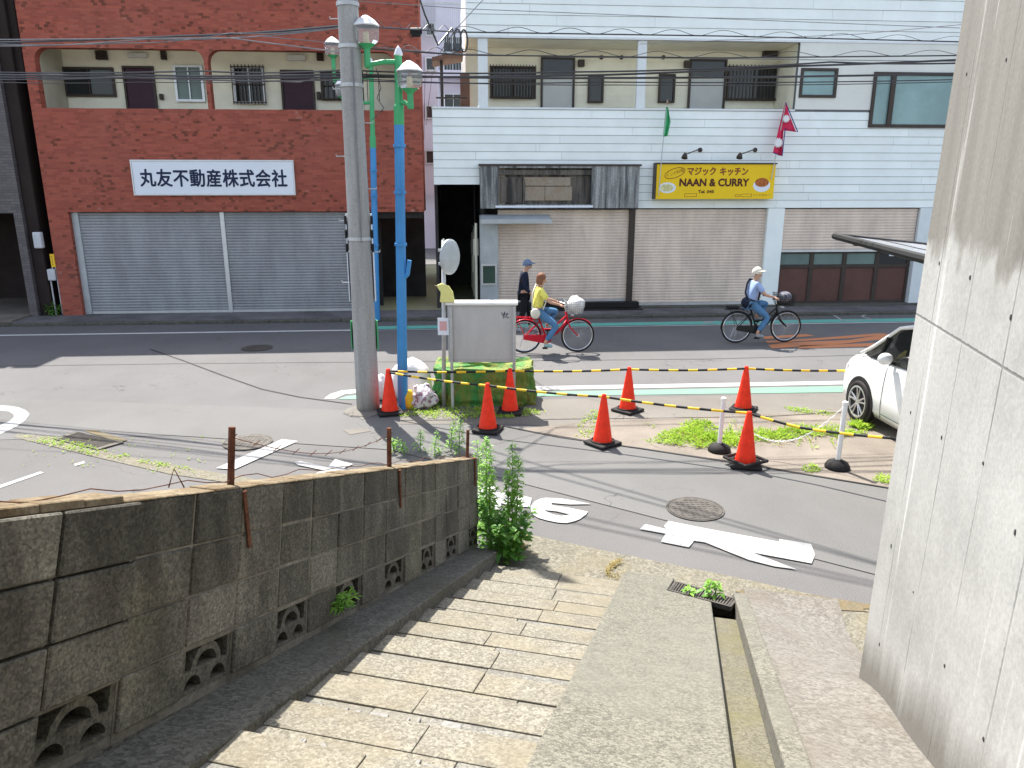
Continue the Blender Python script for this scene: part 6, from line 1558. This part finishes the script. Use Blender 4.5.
# right hand rider
p = (gp(736, 343.5)+gp(783.5, 342.5))/2; T1 = frame_at(Vector((p.x, p.y, .012)), FA)
bicycle('black city bicycle with a front basket, ridden past the yellow sign', T1, M['bikeblack'])
person('person in a light blue shirt, jeans and pale cap riding the black bicycle', T1, rider(), M['lightblue'], M['jeans'], M['shoe'], M['hairdark'], M['hatwhite'])
mb = MB(T1); vs = []
mb.ball((-.33, -.0, .90), .16, 16, 10, (1., 1.12, .85)); tag(mb.build('waist_bag', M['navy'], smooth=True), 'navy cloth tied round the waist of the rider in the light blue shirt', 'jacket')
mb = MB(T1); pts = [(-.28, .16, 1.40), (-.36, .10, 1.30), (-.43, -.02, 1.12), (-.40, -.1, .98)]; mb.tube(pts, .022, 6); mb.tube([(-.28, .16, 1.40), (-.17, .10, 1.32), (-.10, -.03, 1.14), (-.17, -.12, .98)], .022, 6); tag(mb.build('shoulder_strap', M['navy']), 'dark bag strap across the back of the light blue shirt', 'strap')
mb = MB(T1); mb.ball((.47, 0, 1.02), .16, 16, 10, (.95, 1.05, .75)); tag(mb.build('shopping_bag', surf('patterned dark bag', C(.07, .07, .10), .6, 18, 40, .3, .7, .2, c2=C(.35, .35, .4)), smooth=True), 'dark patterned bag in the basket of the black bicycle', 'bag')
mb = MB(T1); mb.box(-.82, -.55, -.09, .09, .775, .83); tag(mb.build('cushion', M['blackcloth'], bevel=.03, seg=2), 'black cushion tied on the rear rack of the black bicycle', 'cushion')
# left hand rider
p = gp(577.5, 352.5); T2 = frame_at(Vector((p.x-.56, p.y-.05, .012)), FA+.02)
bicycle('red bicycle with a white bag in its basket, ridden out from behind the steel cabinet', T2, M['bikered'], 'white')
J = rider(lean=.05)
person('person in a yellow blouse and blue jeans riding the red bicycle', T2, J, M['yellowshirt'], M['jeans'], M['tealshoe'], M['hairbrown'], None, True, .10)
g = T2 @ Vector((.50, 0, 1.0)); blob(g, .18, .19, .17, M['bag'], 'shopping_bag', 'crumpled white bag in the basket of the red bicycle', 'bag', 4., .2)
mb = MB(T2); mb.tube([(-.30, .12, 1.44), (-.17, .0, 1.30), (-.13, -.10, 1.1), (-.2, -.16, .93)], .015, 6); mb.tube([(-.30, .12, 1.44), (-.40, .0, 1.25), (-.42, -.12, .95)], .015, 6); mb.ball((-.36, -.19, .86), .1, 12, 8, (1., .5, 1.1)); tag(mb.build('shoulder_bag', M['hatwhite'], smooth=True), 'small pale shoulder bag hanging on the rider in the yellow blouse', 'bag')
# walker behind
p = gp(523, 334); T3 = frame_at(Vector((p.x+.02, 17.7, .012)), FA)
H_ = dict(hip=(-.0, 0, .90), chest=(.0, 0, 1.26), neck=(.04, 0, 1.44), head=(.10, 0, 1.575), sho_l=(0.0, .17, 1.38), sho_r=(0.0, -.17, 1.38), elb_l=(.0, .23, 1.12), elb_r=(-.02, -.23, 1.12), wri_l=(.15, .22, .93), wri_r=(.14, -.22, .94),
          hip_l=(0, .09, .86), hip_r=(0, -.09, .86), kne_l=(.14, .09, .48), kne_r=(-.02, -.09, .47), ank_l=(.16, .09, .085), ank_r=(-.20, -.09, .13), toe_l=(.33, .10, .035), toe_r=(-.05, -.10, .04))
person('person in dark navy clothes and a grey blue cap walking past the beige shutter', T3, H_, M['navy'], M['blackcloth'], M['shoe'], M['hairdark'], M['hatblue'], False)
# ================================================================== PLANTS
def leaf(mb, p, d, L, w, droop=.3):
    d = d.normalized(); s = d.cross(Vector((0, 0, 1)))
    s = s.normalized() if s.length > .05 else Vector((1, 0, 0))
    n = s.cross(d)
    a = p; b = p+d*L*.45+s*w*.5+n*.02*L; c = p+d*L-Vector((0, 0, droop*L)); e = p+d*L*.45-s*w*.5+n*.02*L; m_ = p+d*L*.5-n*.05*L
    mb.add([a, b, c, e, m_], [(0, 1, 4), (1, 2, 4), (2, 3, 4), (3, 0, 4)])
def weed(name, label, base, stems, lm, group=None, leaf_l=(.06, .11), leaf_w=.34, dens=210):
    t_ = thing(name, label, 'weed', tuple(base), 0, group); base = Vector(base)
    A, B = MB(), MB()
    for (dx, dy, h, lx, ly) in stems:
        p0 = base+Vector((dx, dy, 0)); path = [p0+Vector((lx*f*f, ly*f*f, h*f)) for f in [i/8 for i in range(9)]]
        A.tube(path, [.008*(1-.75*i/8) for i in range(9)], 5)
        for k in range(int(dens*h)):
            f = random.random()**.8*.98+.02; i = min(int(f*8), 7); p = path[i].lerp(path[i+1], f*8-i)
            a = random.uniform(0, 6.283); e_ = random.uniform(.0, .9); d = Vector((math.cos(a)*math.cos(e_), math.sin(a)*math.cos(e_), math.sin(e_)))
            q = p+Vector((d.x, d.y, 0))*random.uniform(0, .06)*(1.25-f); L = random.uniform(*leaf_l)*(1.25-.6*f); leaf(B, q, d, L, L*leaf_w, random.uniform(.1, .6))
    A.build('stem', M['stem'], t_); B.build('leaves', M[lm], t_); return t_
b = S(-.12, -1.33, .03)
weed('tall_weed', 'tall leafy weeds growing right against the end of the block wall', b, [(0, .05, 1.10, .0, 0), (.03, .12, .95, .0, .05), (-.05, .2, 1.0, -.05, .1), (.02, .02, .7, .02, -.05)], 'leaf', 'tall weeds by the wall end')
b = S(-.20, -1.10, .02)
weed('tall_weed', 'tall bright weed spire standing free on the right of the clump by the block wall', b, [(0, 0, 1.08, .0, .02), (.04, .02, .92, .02, 0), (-.03, -.03, .8, -.01, 0)], 'leaf', 'tall weeds by the wall end')
b = S(.02, -1.12, .03)
weed('bushy_weed', 'low bushy dark weed at the foot of the tall weeds where the steps begin', b, [(.0, .0, .52, -.04, 0), (.1, .04, .42, .08, 0), (-.12, .05, .58, -.08, 0), (.05, -.07, .36, .05, -.1), (-.05, -.08, .42, 0, -.1), (.15, .1, .4, .1, .1)], 'leafdark', None, (.07, .12), .62, 150)
b = gp(425, 462); weed('weed', 'low green weed just behind the lower end of the block wall', (b.x, b.y+.25, .01), [(-.3, 0, .22, -.1, 0), (-.1, .1, .26, 0, .1), (.1, 0, .3, .05, 0), (.3, .1, .42, .05, 0), (.42, 0, .5, .03, 0), (-.45, .1, .2, -.05, 0)], 'leaf', None, (.06, .1), .3, 200)
b = wp(2.62, .12, -.0); weed('fern', 'small fern growing out of an openwork block in the wall', b+Vector((.0, 0, -.04)), [(.02, 0, .09, .10, -.03), (0, .03, .06, .09, .05), (0, -.03, .05, .10, -.06), (.0, 0, .04, .05, 0)], 'leaf', None, (.05, .08), .3, 420)
b = MS @ gpnt(.62, .6, .0); weed('weed', 'small broad leaved weed sprouting through the drain grate', b, [(0, 0, .14, .01, 0), (.05, .0, .11, .03, .02), (-.15, .01, .07, -.02, 0)], 'leaf', None, (.045, .075), .6, 260)
def tuft(name, label, pxs, n, h, z=.016, mat='grass', cat='weeds', spread=.02, w=.012):
    """grass too thick to count, spread over a patch of ground"""
    mb = MB(); P = [gp(x, y, z) for x, y in pxs]
    xs = [p.x for p in P]; ys = [p.y for p in P]; k = 0
    def inside(x, y):
        c = False
        for i in range(len(P)):
            a, b = P[i], P[i-1]
            if (a.y > y) != (b.y > y) and x < (b.x-a.x)*(y-a.y)/(b.y-a.y)+a.x: c = not c
        return c
    while k < n:
        x, y = random.uniform(min(xs), max(xs)), random.uniform(min(ys), max(ys))
        if not inside(x, y) or mnoise.noise(Vector((x*3.2, y*3.2, 3.))) < -.12 - .3*random.random(): 
            if random.random() < .98: 
                k += .02; continue
        k += 1; p = Vector((x, y, z)); hh = h*random.uniform(.4, 1.1)*(1+.6*mnoise.noise(Vector((x*2.5, y*2.5, 9.))))
        for q in range(3):
            a = random.uniform(0, 6.283); d = Vector((math.cos(a), math.sin(a), random.uniform(.5, 2.))); leaf(mb, p, d, hh*random.uniform(.7, 1.1), w*random.uniform(.7, 1.6), .3)
    o = mb.build(name, M[mat]); o['kind'] = 'stuff'; o['label'] = label; o['category'] = cat; return o
tuft('grass', 'yellow green weeds around the white chain post', [(650, 442), (660, 436), (690, 425), (702, 422), (720, 428), (760, 432), (790, 430), (840, 431), (862, 425), (868, 431), (840, 438), (780, 441), (720, 448), (690, 449)], 1050, .17)
tuft('grass', 'thin grass along the back edge of the concrete patch', [(776, 409), (790, 407), (835, 413), (833, 416), (800, 413)], 160, .06)
tuft('grass', 'grass by the front wheel of the minivan', [(842, 430), (858, 423), (872, 426), (866, 434), (846, 436)], 220, .14)
tuft('grass', 'grass under the green net', [(400, 417), (412, 408), (440, 408), (520, 409), (545, 413), (520, 418), (440, 419)], 520, .10)
tuft('grass', 'sparse grass on the rough verge beside the lone cone', [(574, 437), (583, 415), (598, 409), (604, 420), (590, 438)], 120, .07)
tuft('grass', 'small tuft before the domed post base', [(800, 470), (806, 464), (815, 465), (822, 471), (812, 473)], 60, .08)
tuft('grass', 'tuft at the foot of the concrete wall beyond the side road', [(872, 480), (884, 474), (900, 480), (888, 486)], 60, .08)
tuft('grass', 'weeds in the gutter strip by the parking lot', [(20, 436), (60, 437), (100, 449), (160, 462), (200, 470), (195, 473), (140, 463), (90, 455), (30, 440)], 420, .045, .012)
tuft('dry_grass', 'dry straw among the weeds round the white chain post', [(650, 442), (690, 425), (720, 428), (790, 430), (840, 431), (862, 425), (840, 440), (720, 449), (690, 449)], 170, .12, .016, 'drygrass', w=.006)
tuft('dry_grass', 'dry yellow grass at the foot of the ramp', [(604, 573), (614, 562), (630, 560), (628, 568), (616, 580)], 90, .09, .03, 'drygrass', w=.006)
tuft('dry_grass', 'dry straw at the foot of the tall weeds', [(508, 545), (516, 535), (524, 538), (522, 550)], 70, .10, .02, 'drygrass', w=.006)
b = MF @ Vector((-12.1, -.15, .09)); weed('weed', 'small weed at the foot of the gas meter in the narrow gap', b, [(0, 0, .35, .05, 0), (.1, .03, .28, .1, 0), (-.1, 0, .3, -.06, 0)], 'leafdark', None, (.07, .12), .5, 130)
b = MF @ Vector((-3.35, 10.2, .1)); weed('shrub', 'bright green shrub seen at the far end of the gap between the buildings', b, [(0, 0, 2.2, 0, 0), (.2, 0, 1.9, .1, 0), (-.3, 0, 2.3, -.1, 0), (.4, .2, 1.6, .1, 0)], 'leaf', None, (.14, .24), .5, 110)
# ================================================================== LIGHT, SKY, CAMERA
SUN_AZ = R(-26); SUN_EL = R(58.5)
w = bpy.data.worlds.new('World'); sc.world = w; w.use_nodes = True
nt = w.node_tree; nt.nodes.clear()
o_ = nt.nodes.new('ShaderNodeOutputWorld'); bg = nt.nodes.new('ShaderNodeBackground'); sky = nt.nodes.new('ShaderNodeTexSky')
sky.sky_type = 'NISHITA'; sky.sun_disc = False; sky.sun_elevation = SUN_EL; sky.sun_rotation = SUN_AZ % (2*math.pi); sky.air_density = 1.; sky.dust_density = 1.5; sky.ozone_density = 1.
bg.inputs['Strength'].default_value = .12
hs = nt.nodes.new('ShaderNodeHueSaturation'); hs.inputs['Saturation'].default_value = .6
nt.links.new(sky.outputs[0], hs.inputs['Color']); nt.links.new(hs.outputs[0], bg.inputs[0]); nt.links.new(bg.outputs[0], o_.inputs[0])
L = bpy.data.lights.new('sun', 'SUN'); L.energy = 3.8; L.angle = R(.53); L.color = (1., .955, .88)
lo = bpy.data.objects.new('sun', L); col.objects.link(lo)
d = Vector((math.sin(SUN_AZ)*math.cos(SUN_EL), math.cos(SUN_AZ)*math.cos(SUN_EL), math.sin(SUN_EL)))
lo.rotation_euler = d.to_track_quat('Z', 'Y').to_euler(); lo.location = (0, 0, 30)
cam = bpy.data.cameras.new('camera'); co_ = bpy.data.objects.new('camera', cam); col.objects.link(co_)
cam.sensor_fit = 'HORIZONTAL'; cam.sensor_width = 36.; cam.lens = FPX/1024*36; cam.clip_end = 2000.; cam.clip_start = .05
co_.location = (0, 0, EYE); co_.rotation_euler = (math.pi/2-PITCH, 0, 0); sc.camera = co_
sc.view_settings.view_transform = 'Standard'; sc.view_settings.look = 'None'; sc.view_settings.gamma = 1.; sc.view_settings.use_curve_mapping = False
sc.view_settings.exposure = 1.65
